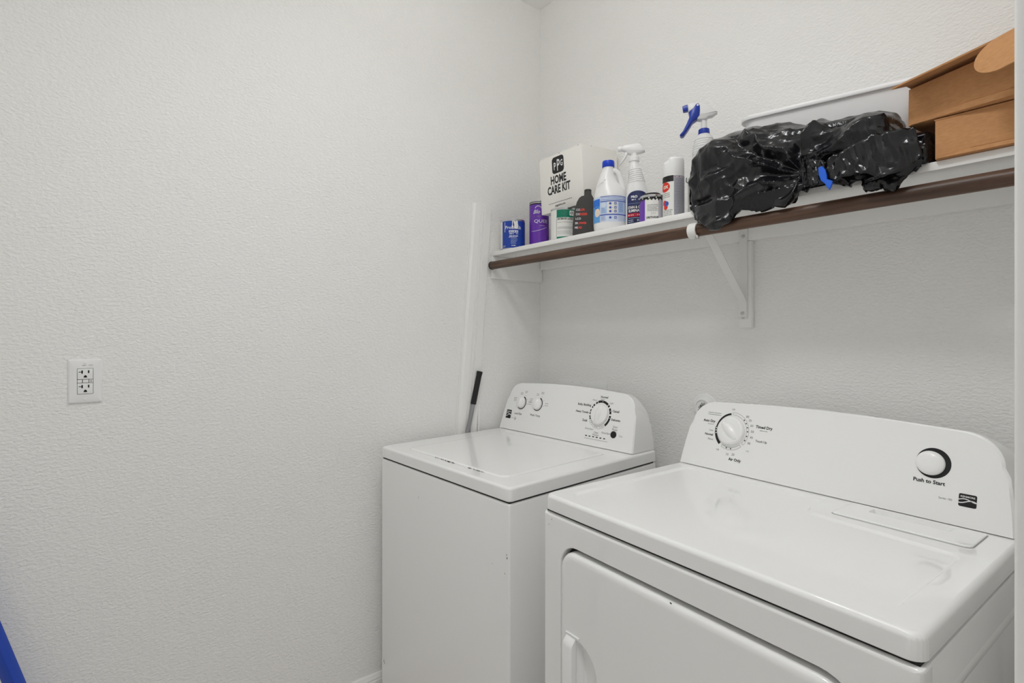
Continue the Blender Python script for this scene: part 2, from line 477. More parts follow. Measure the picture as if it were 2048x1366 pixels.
# ---- control consoles (washer and dryer share the build)
def console(parent, x0, x1, yb, yback, zb, ztop, taper, rad, slope=0.3, crown=0.010):
    h = ztop - zb
    n = 10
    def outline(inx, r, dz, bot):
        # local (x, height) outline: straight base, tapered sides, rounded top corners, crowned top
        xa0, xa1 = x0 + inx, x1 - inx
        t0, t1 = xa0 + taper, xa1 - taper
        hh = h - dz
        pts = [(xa0, bot)]
        for i in range(1, 5): pts.append((xa0 + taper * 0.55 * (i / 5) ** 1.3, bot + (hh - r - bot) * i / 5))
        cx0 = t0 + r; cz = hh - r - crown
        for i in range(n + 1):
            a = PI - 0.5 * PI * i / n
            pts.append((cx0 + r * 1.15 * math.cos(a) + 0.0, cz + r * math.sin(a)))
        for i in range(1, 12):
            t = i / 12; pts.append((cx0 + (t1 - r - cx0) * t, hh - crown + crown * math.sin(PI * t)))
        for i in range(n + 1):
            a = 0.5 * PI - 0.5 * PI * i / n
            pts.append((t1 - r + r * 1.15 * math.cos(a), cz + r * math.sin(a)))
        for i in range(4, 0, -1): pts.append((xa1 - taper * 0.55 * (i / 5) ** 1.3, bot + (hh - r - bot) * i / 5))
        pts.append((xa1, bot))
        return pts
    front = outline(0.004, rad, 0.004, 0.002)
    edge = outline(0.0, rad, 0.0, 0.0015)
    mid = outline(-0.002, rad * 1.1, 0.005, 0.0015)
    back = outline(-0.004, rad * 1.5, 0.016, 0.0015)
    S = lambda L, dy, k: [(x, yb + dy + z * slope * k, zb + z) for x, z in L]
    fl = S(front, 0.0, 1); el = S(edge, 0.0045, 1)
    ml = [(x, yb + 0.055 + z * slope * 0.75, zb + z) for x, z in mid]
    bl = [(x, yback, zb + z * 0.97) for x, z in back]
    b = MB()
    b.loft([fl, el, ml, bl], True, True)
    # slightly proud toe strip at the foot of the face
    body = b.build('console', 'console_plastic', parent, autosmooth=38, wn=True)
    nrm = Vector((0, -1, slope)).normalized(); up = Vector((0, slope, 1)).normalized()
    org = Vector((0, yb, zb))
    k = math.sqrt(1 + slope * slope)
    def fm(u, v, hgt=1):
        # u = x, v = height above deck (vertical metres)
        p = Vector((u, yb + v * slope, zb + v)) + nrm * (0.0003 * hgt)
        return tuple(p)
    return fm, nrm, up
def knob(parent, fm, u, v, r, depth, nrm, up, ridge_ang, name='knob', ring=None):
    ax = nrm; sx = Vector((1, 0, 0)); c = Vector(fm(u, v, 0))
    b = MB(); loops = []
    for rr, d in ((r * 1.0, 0.0), (r * 1.02, depth * 0.25), (r * 0.985, depth * 0.72), (r * 0.93, depth * 0.9), (r * 0.84, depth), (r * 0.4, depth * 1.0)):
        loops.append([c + sx * (rr * math.cos(2 * PI * i / 40)) + up * (rr * math.sin(2 * PI * i / 40)) + ax * d for i in range(40)])
    b.loft(loops)
    o = b.build(name, 'knob_plastic', parent, autosmooth=50)
    # grip ridge across the face
    d1 = sx * math.cos(ridge_ang) + up * math.sin(ridge_ang); d2 = ax.cross(d1).normalized()
    b = MB(); loops = []
    for t, w, hh in ((-0.93, 0.03, 0.1), (-0.8, 0.14, 0.55), (-0.4, 0.22, 1.0), (0, 0.25, 1.15), (0.4, 0.22, 1.0), (0.8, 0.14, 0.55), (0.93, 0.03, 0.1)):
        cc = c + d1 * (r * 0.9 * t) + ax * (depth * 0.96)
        loops.append([cc - d2 * (r * w * 1.5), cc - d2 * (r * w * 0.55) + ax * (depth * 0.55 * hh), cc + d2 * (r * w * 0.55) + ax * (depth * 0.55 * hh), cc + d2 * (r * w * 1.5)])
    b.loft(loops)
    b.build('grip_ridge', 'knob_plastic', o, autosmooth=60)
    return o
fm, nrm, up = console(wash, WX0 + 0.001, WX1 - 0.011, 0.545, WD - 0.004, ZT, 1.1145, 0.030, 0.052)
knob(wash, fm, 0.101, 0.1128, 0.0225, 0.010, nrm, up, R(80))
knob(wash, fm, 0.194, 0.1158, 0.0225, 0.010, nrm, up, R(78))
knob(wash, fm, 0.5099, 0.1102, 0.0365, 0.012, nrm, up, R(78))
p = Print(fm)
for (u, v) in ((0.101, 0.1128), (0.194, 0.1158)):
    p.arc(u + 0.0012, v - 0.0005, 0.0228, 0.0275, R(70), R(-20), 'print_black', taper=0.9)
    p.arc(u + 0.0012, v - 0.0005, 0.0228, 0.0270, R(-20), R(-160), 'print_black', taper=0.5)
    for a in (60, 25, -8): p.disc(u + 0.035 * math.cos(R(a)), v + 0.035 * math.sin(R(a)), 0.0012, 'print_black', n=8)
    p.lines(u - 0.014, u + 0.000, v + 0.038, v + 0.033, 2, 'print_grey', 0.0016, seed=int(u * 100), ragged=0.1)
    p.lines(u + 0.010, u + 0.026, v + 0.046, v + 0.041, 2, 'print_grey', 0.0016, seed=int(u * 130), ragged=0.1)
    p.lines(u - 0.048, u - 0.031, v + 0.016, v + 0.004, 3, 'print_grey', 0.0016, seed=int(u * 170), ragged=0.1)
    p.lines(u + 0.040, u + 0.060, v + 0.006, v - 0.002, 2, 'print_grey', 0.0015, seed=int(u * 190), ragged=0.1)
p.text('Load Size', 0.095, 0.0645, 0.0115, 'print_grey', bold=0.012)
p.text('Wash Temp', 0.193, 0.068, 0.0115, 'print_grey', bold=0.012)
# brand badge: black square with white waves
def badge(p, u, v, w, h, words=True):
    p.poly([(u + x, v + y) for x, y in rrect(0, w, 0, h, w * 0.10, 3)], 'print_black', 1)
    for (a, b_, c_, ph, th) in ((0.52, 0.10, 0.0, 0.0, 0.045), (0.40, -0.12, 0.0, 0.4, 0.05)):
        n = 14
        for i in range(n):
            t0, t1 = i / n, (i + 1) / n
            y0 = a + b_ * math.sin(PI * (t0 * 1.5 + ph)); y1 = a + b_ * math.sin(PI * (t1 * 1.5 + ph))
            p.poly([(u + w * t0, v + h * (y0 - th)), (u + w * t1, v + h * (y1 - th)), (u + w * t1, v + h * (y1 + th * 0.6)), (u + w * t0, v + h * (y0 + th * 0.6))], 'print_white', 2)
    p.text('KENMORE', u + w * 0.5, v + h * 0.72, h * 0.19, 'print_white', bold=0.02, sx=w * 0.88 / (h * 0.19 * 5.05), h=2)
p.build('selector_print', wash)
p = Print(fm); badge(p, 0.0250, 0.0440, 0.030, 0.034); p.build('brand_badge', wash)
p = Print(fm)
p.arc(0.0835, 0.0475, 0.0042, 0.0056, 0, 2 * PI, 'print_grey', n=16); p.text('e', 0.0838, 0.0452, 0.008, 'print_grey', bold=0.02)
p.rect(0.06, 0.074, 0.0475, 0.0487, 'print_lightgrey')
p.build('emblem', wash)
p = Print(fm)
# programme dial
u, v = 0.5099, 0.1102; r0, r1 = 0.0405, 0.0485
for a0, a1 in ((112, 52), (49, 40), (33, 7), (0, -50)):
    p.arc(u, v, r0, r1, R(a0), R(a1), 'print_black')
for a0, a1 in ((126, 115), (143, 133), (154, 147), (172, 162), (184, 175), (207, 190)):
    p.arc(u, v, r0 + 0.0005, r1 - 0.0015, R(a0), R(a1), 'print_black')
for a in (86, 52, 20, -10, 199): p.disc(u + 0.0447 * math.cos(R(a)), v + 0.0447 * math.sin(R(a)), 0.0014, 'print_white', h=2, n=8)
for a0, a1 in ((214, 234), (241, 262), (268, 282), (287, 303)):
    for rr in (r0, r1): p.arc(u, v, rr, rr + 0.0007, R(a0), R(a1), 'print_grey')
    for a in (a0, a1): p.arc(u, v, r0, r1, R(a) - 0.008, R(a) + 0.008, 'print_grey', n=1)
for a in (224, 252, 262, 295): p.disc(u + 0.0447 * math.cos(R(a)), v + 0.0447 * math.sin(R(a)), 0.0014, 'print_black', n=8)
p.text('Normal', 0.516, 0.1670, 0.0105, bold=0.02); p.text('Regular', 0.511, 0.1605, 0.0060, 'print_grey')
p.text('Heavy', 0.476, 0.1545, 0.0080, 'print_grey'); p.text('Light', 0.5515, 0.1500, 0.0080, 'print_grey')
p.text('Casual', 0.5610, 0.1240, 0.0108, align='LEFT', bold=0.02); p.text('Delicates', 0.5610, 0.0955, 0.0104, align='LEFT', bold=0.02)
p.text('Bulky Bedding', 0.4635, 0.1335, 0.0110, align='RIGHT', bold=0.02); p.text('Heavy Towels', 0.4575, 0.1085, 0.0105, align='RIGHT', bold=0.02)
p.text('Soak', 0.459, 0.080, 0.0120, align='RIGHT', bold=0.015)
p.text('Drain/Spin', 0.474, 0.0545, 0.0088, 'print_grey'); p.text('Clean', 0.5065, 0.0455, 0.009, 'print_grey'); p.text('Washer', 0.5065, 0.0375, 0.009, 'print_grey')
p.text('Rinse/Spin', 0.5495, 0.049, 0.0088, 'print_grey')
for i in range(6):
    uu = 0.4655 + i * 0.0162
    p.rect(uu - 0.0042, uu + 0.0042, 0.0312, 0.0346, 'print_black')
p.lines(0.4585, 0.562, 0.0245, 0.0245, 1, 'print_lightgrey', 0.0015, seed=5, ragged=0)
p.text('Start', 0.5845, 0.0735, 0.0098, 'print_grey'); p.text('Pause', 0.5835, 0.0650, 0.0098, 'print_grey')
p.text('Stop', 0.6050, 0.0475, 0.0085, 'print_lightgrey', align='LEFT')
p.build('dial_print', wash)
c = Vector(fm(0.5821, 0.0513, 0)); b = MB(); loops = []
for rr, d in ((0.0118, 0), (0.0118, 0.0018), (0.0105, 0.003), (0.004, 0.0032)):
    loops.append([c + Vector((1, 0, 0)) * (rr * math.cos(2 * PI * i / 28)) + up * (rr * math.sin(2 * PI * i / 28)) + nrm * d for i in range(28)])
b.loft(loops); b.build('start_button', 'print_black', wash)

# ================================================================== DRYER
DZG, DZT, DW, DD = 0.8975, 0.9355, 0.737, 0.70
dry = empty('clothes_dryer', (0.8679, -0.7672, 0), R(-2.86), 'white front-load clothes dryer with wide control console beside the doorway', 'dryer')
# cabinet: body box set back, front panel with the door opening
b = MB(); b.box(0.001, DW - 0.001, 0.022, DD, 0.02, DZG - 0.004); b.build('cabinet', 'enamel', dry, bevel=0.006, seg=2)
for fx in (0.06, DW - 0.06):
    for fy in (0.06, DD - 0.06):
        b = MB(); b.lathe([(0.001, 0), (0.02, 0), (0.022, 0.008), (0.01, 0.012), (0.01, 0.03), (0.001, 0.03)], 16, c=(fx, fy, 0)); b.build('foot', 'rubber_black', dry)
dctr = (0.15, 0.53)
panel = rrect(0.0, DW, 0.02, DZG - 0.0035, 0.004, 2)
DX0, DX1, DZ0, DZ1 = 0.0615, 0.6755, 0.13, 0.8365
dooro = rrect(DX0, DX1, DZ0, DZ1, (0.055, 0.055, 0.062, 0.050), 8)
a0, a1, a2, d0, d1, d2 = star_loops([panel, inset(panel, 0.004), inset(panel, 0.008), inset(dooro, -0.0015), dooro, inset(dooro, 0.0005)], dctr)
Q = lambda L, y: [(x, y, z) for x, z in L]
b = MB(); b.loft([Q(a0, 0.03), Q(a0, 0.006), Q(a1, 0.0012), Q(a2, 0.0), Q(d0, 0.0), Q(d1, 0.0018), Q(d2, 0.03)], False, False)
b.build('front_panel', 'enamel', dry, autosmooth=50, wn=True)
b = MB(); b.box(0.02, DW - 0.02, 0.021, 0.024, 0.1, DZG - 0.02); b.build('door_recess', 'gap_dark', dry, smooth=False)
# door: panel with a scooped finger well, and a grip bar beside it
door = rrect(DX0 + 0.002, DX1 - 0.004, DZ0 + 0.004, DZ1 - 0.0100, (0.052, 0.052, 0.058, 0.046), 8)
well = rrect(0.113, 0.181, 0.39, 0.643, (0.004, 0.06, 0.06, 0.004), 8)
dr0, dr1, dr2, dr3, w0, w1, w2, w3 = star_loops([door, inset(door, 0.003), inset(door, 0.008), inset(door, 0.016), well, inset(well, 0.004), inset(well, 0.014), inset(well, 0.024)], dctr)
b = MB()
b.loft([Q(dr0, 0.018), Q(dr0, 0.004), Q(dr1, -0.0015), Q(dr2, -0.0045), Q(dr3, -0.0055), Q(w0, -0.0055), Q(w1, -0.002), Q(w2, 0.009), Q(w3, 0.0115)], False, True)
drd = b.build('door', 'enamel', dry, autosmooth=45, wn=True)
b = MB()
hp = [(-0.0055, 0.400), (-0.010, 0.392), (-0.0185, 0.398), (-0.0195, 0.41), (-0.0195, 0.626), (-0.0165, 0.6345), (-0.0055, 0.646)]
b.loft([[(x, y, z) for y, z in hp] for x in (0.0885, 0.1185)])
b.build('handle', 'enamel', drd, bevel=0.0015, seg=2)
b = MB()
b.tube([(0.087, -0.0062, 0.6480), (0.100, -0.0066, 0.6490), (0.1285, -0.0066, 0.6490)], 0.0020, 8)
b.build('handle_rim', 'enamel', drd)
b = MB(); blob(b, 0.366, -0.0052, 0.8262, 0.004, 0.0018, 'y'); blob(b, 0.03, -0.0004, 0.88, 0.0015, 0.0012, 'y'); blob(b, 0.021, -0.0004, 0.866, 0.0016, 0.0014, 'y'); blob(b, 0.203, -0.0060, 0.585, 0.002, 0.0015, 'y')
b.build('paint_chip', 'rust_chip', dry, smooth=False)['kind'] = 'stuff'
# seam under the top
b = MB(); b.box(0.006, DW - 0.006, 0.0075, DD - 0.01, DZG - 0.012, DZG + 0.002); b.build('seam', 'gap_dark', dry, smooth=False)
# top: sunk panel stepping round the lint screen door
tctr = (0.25, 0.22)
outer = rrect(0.0005, DW - 0.0005, 0, DD, (0.02, 0.02, 0.008, 0.008), 5)
Lp = [(0.055, 0.045), (0.66, 0.045), (0.682, 0.052), (0.692, 0.075), (0.694, 0.33), (0.688, 0.346), (0.675, 0.352), (0.445, 0.372), (0.432, 0.380), (0.424, 0.40), (0.418, 0.49), (0.06, 0.49), (0.045, 0.475), (0.042, 0.06)]
def smooth_poly(poly, r=0.012, n=3):
    out = []
    m_ = len(poly)
    for i in range(m_):
        p0, p1, p2 = Vector(poly[i - 1]), Vector(poly[i]), Vector(poly[(i + 1) % m_])
        a = p1 + (p0 - p1).normalized() * min(r, (p0 - p1).length * 0.45); c = p1 + (p2 - p1).normalized() * min(r, (p2 - p1).length * 0.45)
        for k in range(n + 1):
            t = k / n
            out.append(tuple(a * (1 - t) ** 2 + p1 * (2 * t * (1 - t)) + c * t * t))
    return out
sunk = smooth_poly(Lp)
t0, t1, t2, s0, s1, s2, s3 = star_loops([outer, inset(outer, 0.004), inset(outer, 0.010), sunk, inset(sunk, 0.002), inset(sunk, 0.006), inset(sunk, 0.009)], tctr)
b = MB()
b.loft([P(t1, DZG + 0.0005), P(t0, DZG + 0.003), P(t0, DZT - 0.010), P(t1, DZT - 0.003), P(t2, DZT), P(s0, DZT), P(s1, DZT - 0.0010), P(s2, DZT - 0.0050), P(s3, DZT - 0.0058)], True, True)
ddk = b.build('top_deck', 'enamel', dry, autosmooth=55, wn=True)
cut(ddk, (0.508, 0.652, 0.448, 0.488, DZT - 0.020, DZT + 0.02))
# lint screen door with a finger pull
b = MB()
lp = rrect(0.466, 0.692, 0.394, 0.497, (0.006, 0.012, 0.004, 0.004), 4)
gp = rrect(0.512, 0.648, 0.452, 0.484, 0.003, 3)
lc = (0.579, 0.468)
g0, g1, g2, h0, h1 = star_loops([lp, inset(lp, 0.0015), inset(lp, 0.003), gp, inset(gp, 0.0045)], lc)
b.loft([P(g0, DZT - 0.001), P(g0, DZT + 0.0022), P(g1, DZT + 0.0036), P(g2, DZT + 0.004), P(h0, DZT + 0.004), P(h1, DZT - 0.0125)], False, True)
b.build('lint_screen_door', 'enamel', dry, autosmooth=35, wn=True)
b = MB(); b.loft([P(inset(lp, -0.0018), DZT + 0.0003), P(inset(lp, -0.0001), DZT + 0.0003)], False, False); b.build('lint_door_seam', 'print_lightgrey', dry, smooth=False)
# pressed panel on the right side
b = MB()
sp = rrect(0.055, 0.60, 0.25, 0.835, 0.03, 6)
X = lambda L, x: [(x, y, z) for y, z in L]
b.loft([X(sp, DW - 0.0012), X(inset(sp, 0.004), DW + 0.001), X(inset(sp, 0.012), DW + 0.001), X(inset(sp, 0.018), DW - 0.001)], False, False)
b.build('side_embossing', 'enamel', dry, autosmooth=60)
fm, nrm, up = console(dry, 0.005, DW - 0.009, 0.508, DD - 0.005, DZT, 1.1245, 0.030, 0.060, crown=0.009)
u, v = 0.1513, 0.1085
knob(dry, fm, u, v, 0.0385, 0.013, nrm, up, R(-42))
p = Print(fm)
r0, r1 = 0.0425, 0.0490
p.arc(u, v, r0, r1 - 0.0015, R(100), R(172), 'print_black'); p.arc(u, v, r0, r1, R(172), R(232), 'print_black', taper=1.15)
for a in (176, 184, 193): p.disc(u + 0.0456 * math.cos(R(a)), v + 0.0456 * math.sin(R(a)), 0.0018, 'print_white', h=2, n=10)
for a0, a1 in ((94, -38), (242, 312)):
    for rr in (r0, r1): p.arc(u, v, rr, rr + 0.0006, R(a0), R(a1), 'print_grey')
    for a in (a0, a1): p.arc(u, v, r0, r1, R(a) - 0.007, R(a) + 0.007, 'print_grey', n=1)
for a in (46, 33, 19, 6, -9, -24, 261, 277): p.disc(u + 0.0457 * math.cos(R(a)), v + 0.0457 * math.sin(R(a)), 0.0018, 'print_black', n=10)
p.text('Off', u - 0.004, v + 0.055, 0.0064, 'print_grey')
for s_, a in (('80', 48), ('70', 36), ('60', 22), ('50', 7), ('40', -8), ('30', -24)):
    p.text(s_, u + 0.059 * math.cos(R(a)), v + 0.058 * math.sin(R(a)) - 0.003, 0.0085, 'print_grey')
p.text('Off', u + 0.053, v - 0.046, 0.0059, 'print_lightgrey'); p.text('Off', u - 0.032, v - 0.056, 0.0064, 'print_grey')
p.text('10', u - 0.002, v - 0.064, 0.009, 'print_grey'); p.text('20', u + 0.015, v - 0.062, 0.009, 'print_grey')
p.text('Air Only', u + 0.022, v - 0.075, 0.0099, bold=0.03)
p.text('Timed Dry', u + 0.088, v + 0.018, 0.0099, bold=0.03); p.lines(u + 0.078, u + 0.098, v + 0.0125, v + 0.0125, 1, 'print_grey', 0.0014, seed=2, ragged=0)
p.text('Touch Up', u + 0.086, v - 0.017, 0.0075, 'print_grey', bold=0.03)
p.text('Auto Dry', u - 0.053, v + 0.016, 0.0093, align='RIGHT', bold=0.03); p.lines(u - 0.074, u - 0.056, v + 0.0105, v + 0.0105, 1, 'print_grey', 0.0014, seed=4, ragged=0)
p.lines(u - 0.078, u - 0.034, v + 0.042, v + 0.037, 2, 'print_grey', 0.0013, seed=6, ragged=0.1)
p.text('Less', u - 0.054, v - 0.008, 0.0072, 'print_grey', align='RIGHT'); p.text('Normal', u - 0.053, v - 0.020, 0.0081, align='RIGHT', bold=0.03); p.text('More', u - 0.050, v - 0.032, 0.0076, 'print_grey', align='RIGHT')
p.build('dial_print', dry)
p = Print(fm)
# start button: black eccentric ring and domed cap
bu, bv = 0.5955, 0.1085
p.disc(bu + 0.0025, bv + 0.0015, 0.0295, 'print_black', n=40)
p.build('button_ring', dry)
p = Print(fm)
p.text('Push to Start', 0.5935, 0.0700, 0.0100, bold=0.03)
p.build('start_lettering', dry)
p = Print(fm)
p.text('Series 100', 0.6225, 0.0450, 0.0052, 'print_grey')
p.build('series_lettering', dry)
p = Print(fm); badge(p, 0.6430, 0.0390, 0.0275, 0.0235); p.build('brand_badge', dry)
c = Vector(fm(bu - 0.0015, bv + 0.0005, 0)); b = MB(); loops = []
for rr, d in ((0.0245, 0), (0.0245, 0.005), (0.0225, 0.0085), (0.017, 0.011), (0.008, 0.0123), (0.001, 0.0126)):
    loops.append([c + Vector((1, 0, 0)) * (rr * math.cos(2 * PI * i / 36)) + up * (rr * math.sin(2 * PI * i / 36)) + nrm * d for i in range(36)])
b.loft(loops); b.build('start_button', 'knob_plastic', dry, autosmooth=60)

# ================================================================== SHELF, ROD, BRACKET
SZ0, SZ1, SY = 1.6385, 1.656, -0.283
sh = empty('wall_shelf', (0, 0, SZ0), 0, 'long white painted wall shelf on cleats above the washer and dryer', 'shelf')
b = MB(); b.box(0.003, W - 0.004, SY, -0.002, 0, SZ1 - SZ0); b.build('shelf_board', 'shelf_paint', sh, bevel=0.0015)
b = MB(); b.box(0.02, W - 0.004, -0.018, -0.001, -0.0400, -0.0005); b.build('back_cleat', 'shelf_paint', sh, bevel=0.0015)
b = MB(); b.box(0.001, 0.018, -0.285, -0.002, -0.0945, -0.0005); b.build('side_cleat', 'shelf_paint', sh, bevel=0.0015)
b = MB(); b.box(0.9525, 0.9925, -0.0185, -0.001, 1.329 - SZ0, -0.041); b.build('backing_strip', 'shelf_paint', sh, bevel=0.002)
RY, RZ, RR = -0.290, 1.597, 0.0165
b = MB(); b.tube([(0.021 + (W - 0.03) * i / 12, RY, RZ) for i in range(13)], RR, 28)
rod = b.build('closet_rod', 'wood_rod')
tag(rod, 'dark brown wooden closet rod running below the shelf front edge', 'closet rod')
b = MB(); b.lathe([(RR * 1.06, 0), (RR * 1.06, 0.006), (RR * 0.9, 0.008)], 28)
b.build('end_cap', 'wood_end', rod, loc=(0.0195, RY, RZ), rot=(0, R(90), 0))
br = empty('shelf_bracket', (0.969, -0.0195, SZ0), 0, 'white metal shelf and rod bracket with diagonal brace on the back wall', 'bracket')
bx = 0.0125
b = MB(); b.box(-bx, bx, -0.004, 0.0, 1.356 - SZ0, -0.002)
wp = b.build('wall_plate', 'white_metal', br, bevel=0.001)
b = MB(); b.box(-bx, bx, -0.235, 0.0, -0.0045, -0.0008); b.build('shelf_arm', 'white_metal', br, bevel=0.001)
b = MB()
def strip(pts, w, th):
    """flat strap swept in the y-z plane"""
    loops = []
    for i, (y, z) in enumerate(pts):
        y0, z0 = pts[max(0, i - 1)]; y1, z1 = pts[min(len(pts) - 1, i + 1)]
        t = Vector((y1 - y0, z1 - z0)).normalized(); nn = Vector((-t.y, t.x))
        loops.append([(-w, y + nn.x * th, z + nn.y * th), (w, y + nn.x * th, z + nn.y * th), (w, y - nn.x * th, z - nn.y * th), (-w, y - nn.x * th, z - nn.y * th)])
    return loops
b.loft(strip([(-0.0062, 1.362 - SZ0), (-0.0062, 1.408 - SZ0), (-0.010, 1.414 - SZ0), (-0.232, -0.012), (-0.243, -0.0035)], bx, 0.0019))
b.build('brace', 'white_metal', br, bevel=0.0006)
b = MB()
hk = [(-0.215, -0.006)]
for i in range(15):
    a = R(95 - 20 * 0 + 240 * i / 14 * 1.0)
    hk.append((RY + 0.0195 + (RR + 0.0035) * math.cos(R(60 + 215 * i / 14)), RZ - SZ0 + (RR + 0.0035) * math.sin(R(60 + 215 * i / 14))))
b.loft(strip(hk[1:], bx, 0.0024)); b.build('rod_hook', 'white_metal', br, bevel=0.001)
for (y, z, r_) in ((-0.0045, -0.025, 0.0050), (-0.0088, 1.374 - SZ0, 0.0050), (-0.0045, 1.3615 - SZ0, 0.0045)):
    b = MB(); b.lathe([(r_, 0), (r_, 0.0012), (r_ * 0.6, 0.0024), (0.0005, 0.0026)], 14); b.build('screw', 'zinc', br, loc=(0.0, y, z), rot=(R(90), 0, 0))
b = MB(); b.tube([(0.0145, RY + 0.0195 - 0.012, RZ - SZ0 - 0.016), (0.0145, RY + 0.0195 - 0.014, RZ - SZ0 - 0.023)], [0.004, 0.0036], 10); b.tube([(0.010, RY + 0.0195 - 0.013, RZ - SZ0 - 0.0225), (0.02, RY + 0.0195 - 0.013, RZ - SZ0 - 0.0225)], 0.0032, 10)
b.build('set_screw', 'zinc', br)

# ================================================================== WALL FITTINGS
# duplex receptacle on the left wall
ot = empty('wall_outlet', (0.0, -1.6137, 1.1857), 0, 'white ground-fault wall outlet with two sockets on the left wall', 'outlet')
pl = rrect(-0.0350, 0.0350, -0.0573, 0.0573, 0.003, 4)
fc = rrect(-0.0168, 0.0168, -0.0338, 0.0338, 0.0015, 3)
XX = lambda L, x: [(x, y, z) for y, z in L]
p0, p1, p2, e0, e1 = star_loops([pl, inset(pl, 0.002), inset(pl, 0.0055), fc, fc], (0, 0))
b = MB(); b.loft([XX(p0, 0.0002), XX(p0, 0.0030), XX(p1, 0.0052), XX(p2, 0.0062), XX(e0, 0.0062), XX(e1, 0.002)], False, False); b.build('cover_plate', 'outlet_plastic', ot, autosmooth=30)
b = MB(); b.box(0.0015, 0.0025, -0.0166, 0.0166, -0.0336, 0.0336); b.build('face_gap', 'slot_dark', ot, smooth=False)
for s_ in (1, -1):
    b = MB(); z0, z1 = (0.0052, 0.0330) if s_ > 0 else (-0.0330, -0.0052)
    b.box(0.0020, 0.0082, -0.0160, 0.0160, z0, z1)
    so = b.build('socket', 'outlet_plastic', ot, bevel=0.0008)
    zc = (z0 + z1) / 2
    b = MB()
    def slot(b, y0, y1, za, zb): b.box(0.0078, 0.00845, y0 - 0.0003, y1 + 0.0003, za, zb)
    slot(b, -0.0075, -0.0051, zc + 0.001, zc + 0.0095); slot(b, -0.0130, -0.0075, zc + 0.0045, zc + 0.0062)
    slot(b, 0.0058, 0.0082, zc + 0.0020, zc + 0.0095)
    n = 10; b.prism([(0.0003 + 0.0036 * math.cos(PI * i / n), zc - 0.0095 + 0.0062 * math.sin(PI * i / n)) for i in range(n + 1)], 'x', 0.0078, 0.00845)
    b.build('slot', 'slot_dark', so, smooth=False)
b = MB(); b.box(0.002, 0.0076, -0.0160, -0.0063, -0.0040, 0.0040); b.build('test_button', 'outlet_plastic', ot, bevel=0.0007)
b = MB(); b.box(0.002, 0.0076, -0.0050, 0.0070, -0.0040, 0.0040); b.build('reset_button', 'outlet_plastic', ot, bevel=0.0007)
b = MB(); b.box(0.002, 0.0072, 0.0082, 0.0160, -0.0042, 0.0042); ip = b.build('indicator_panel', 'outlet_plastic', ot, bevel=0.0005)
b = MB()
for z in (0.0018, -0.0016): b.lathe([(0.0011, 0), (0.0011, 0.0004), (0.0003, 0.0005)], 8, c=(0, 0, 0)); b.v[-24:] = [(0.0072 + q[2], 0.0120 + q[0], z + q[1]) for q in b.v[-24:]]
b.build('indicator', 'slot_dark', ip)
for z in (0.0475, -0.0475):
    b = MB(); b.lathe([(0.0036, 0), (0.0034, 0.0009), (0.0005, 0.0015)], 14); b.build('screw', 'outlet_plastic', ot, loc=(0.0061, 0, z), rot=(0, R(90), 0))
p = Print(lambda u_, v_, h_=1: (0.0062 + 0.00015 * h_, u_, v_))
p.lines(-0.006, 0.002, 0.0415, 0.0415, 1, 'print_grey', 0.0012, seed=1, ragged=0); p.lines(0.007, 0.016, 0.0425, 0.0405, 2, 'print_lightgrey', 0.0008, seed=1, ragged=0)
p.build('plate_print', ot)

# laundry supply box behind the washer
lb = empty('laundry_box', (0.265, -0.001, 1.0), 0, 'white plastic laundry supply box frame on the wall behind the washer', 'wall box')
b = MB(); fr0 = rrect(-0.136, 0.1345, -0.11, 0.1120, 0.006, 3); fr1 = rrect(-0.112, 0.112, -0.09, 0.072, 0.004, 3)
f0, f1 = star_loops([fr0, fr1], (0, -0.01))
Yl = lambda L, y: [(x, y, z) for x, z in L]
b.loft([Yl(f0, 0.0), Yl(f0, -0.006), Yl(f1, -0.006), Yl(f1, 0.0)], False, False); b.build('frame', 'outlet_plastic', lb, bevel=0.001)
b = MB(); b.box(-0.112, 0.112, -0.001, -0.0003, -0.09, 0.072); b.build('back', 'outlet_plastic', lb, smooth=False)
for x in (-0.05, 0.05):
    b = MB(); b.tube([(x, -0.001, -0.02), (x, -0.03, -0.02), (x, -0.045, -0.035), (x, -0.047, -0.09), (x, -0.042, -0.35)], 0.011, 12); b.build('hose', 'print_grey', lb)
    b = MB(); b.tube([(x - 0.02, -0.035, 0.0), (x + 0.02, -0.035, 0.0)], 0.006, 10); b.tube([(x, -0.03, -0.02), (x, -0.035, 0.0)], 0.006, 10); b.build('valve', 'zinc', lb)
for x in (-0.052, 0.0):
    b = MB(); b.lathe([(0.0022, 0), (0.0015, 0.001), (0.0004, 0.0012)], 10); b.build('screw', 'zinc', lb, loc=(x, -0.0063, 0.1070), rot=(R(90), 0, 0))

# round fitting behind the dryer console
rf = empty('round_wall_fitting', (0.8285, -0.001, 1.066), 0, 'round clear and white wall fitting half hidden behind the dryer console', 'wall fitting')
b = MB(); b.lathe([(0.046, 0), (0.046, 0.003), (0.043, 0.006), (0.033, 0.008), (0.031, 0.012)], 36); b.build('flange', 'outlet_plastic', rf, rot=(R(90), 0, 0), autosmooth=30)
b = MB(); b.lathe([(0.0305, 0.006), (0.0305, 0.020), (0.0275, 0.023), (0.0245, 0.0225), (0.0235, 0.019), (0.001, 0.0188)], 36); b.build('plug', 'outlet_plastic', rf, rot=(R(90), 0, 0), autosmooth=30)
p = Print(lambda u_, v_, h_=1: (u_, -0.0190 - 0.0002 * h_, v_))
p.poly([(-0.018, -0.010), (0.006, 0.018), (0.012, 0.010), (-0.010, -0.016)], 'print_lightgrey')
p.text('DRY', -0.0030, 0.0030, 0.011, 'print_black', bold=0.03, rot=R(52), h=2)
p.build('sticker', rf)

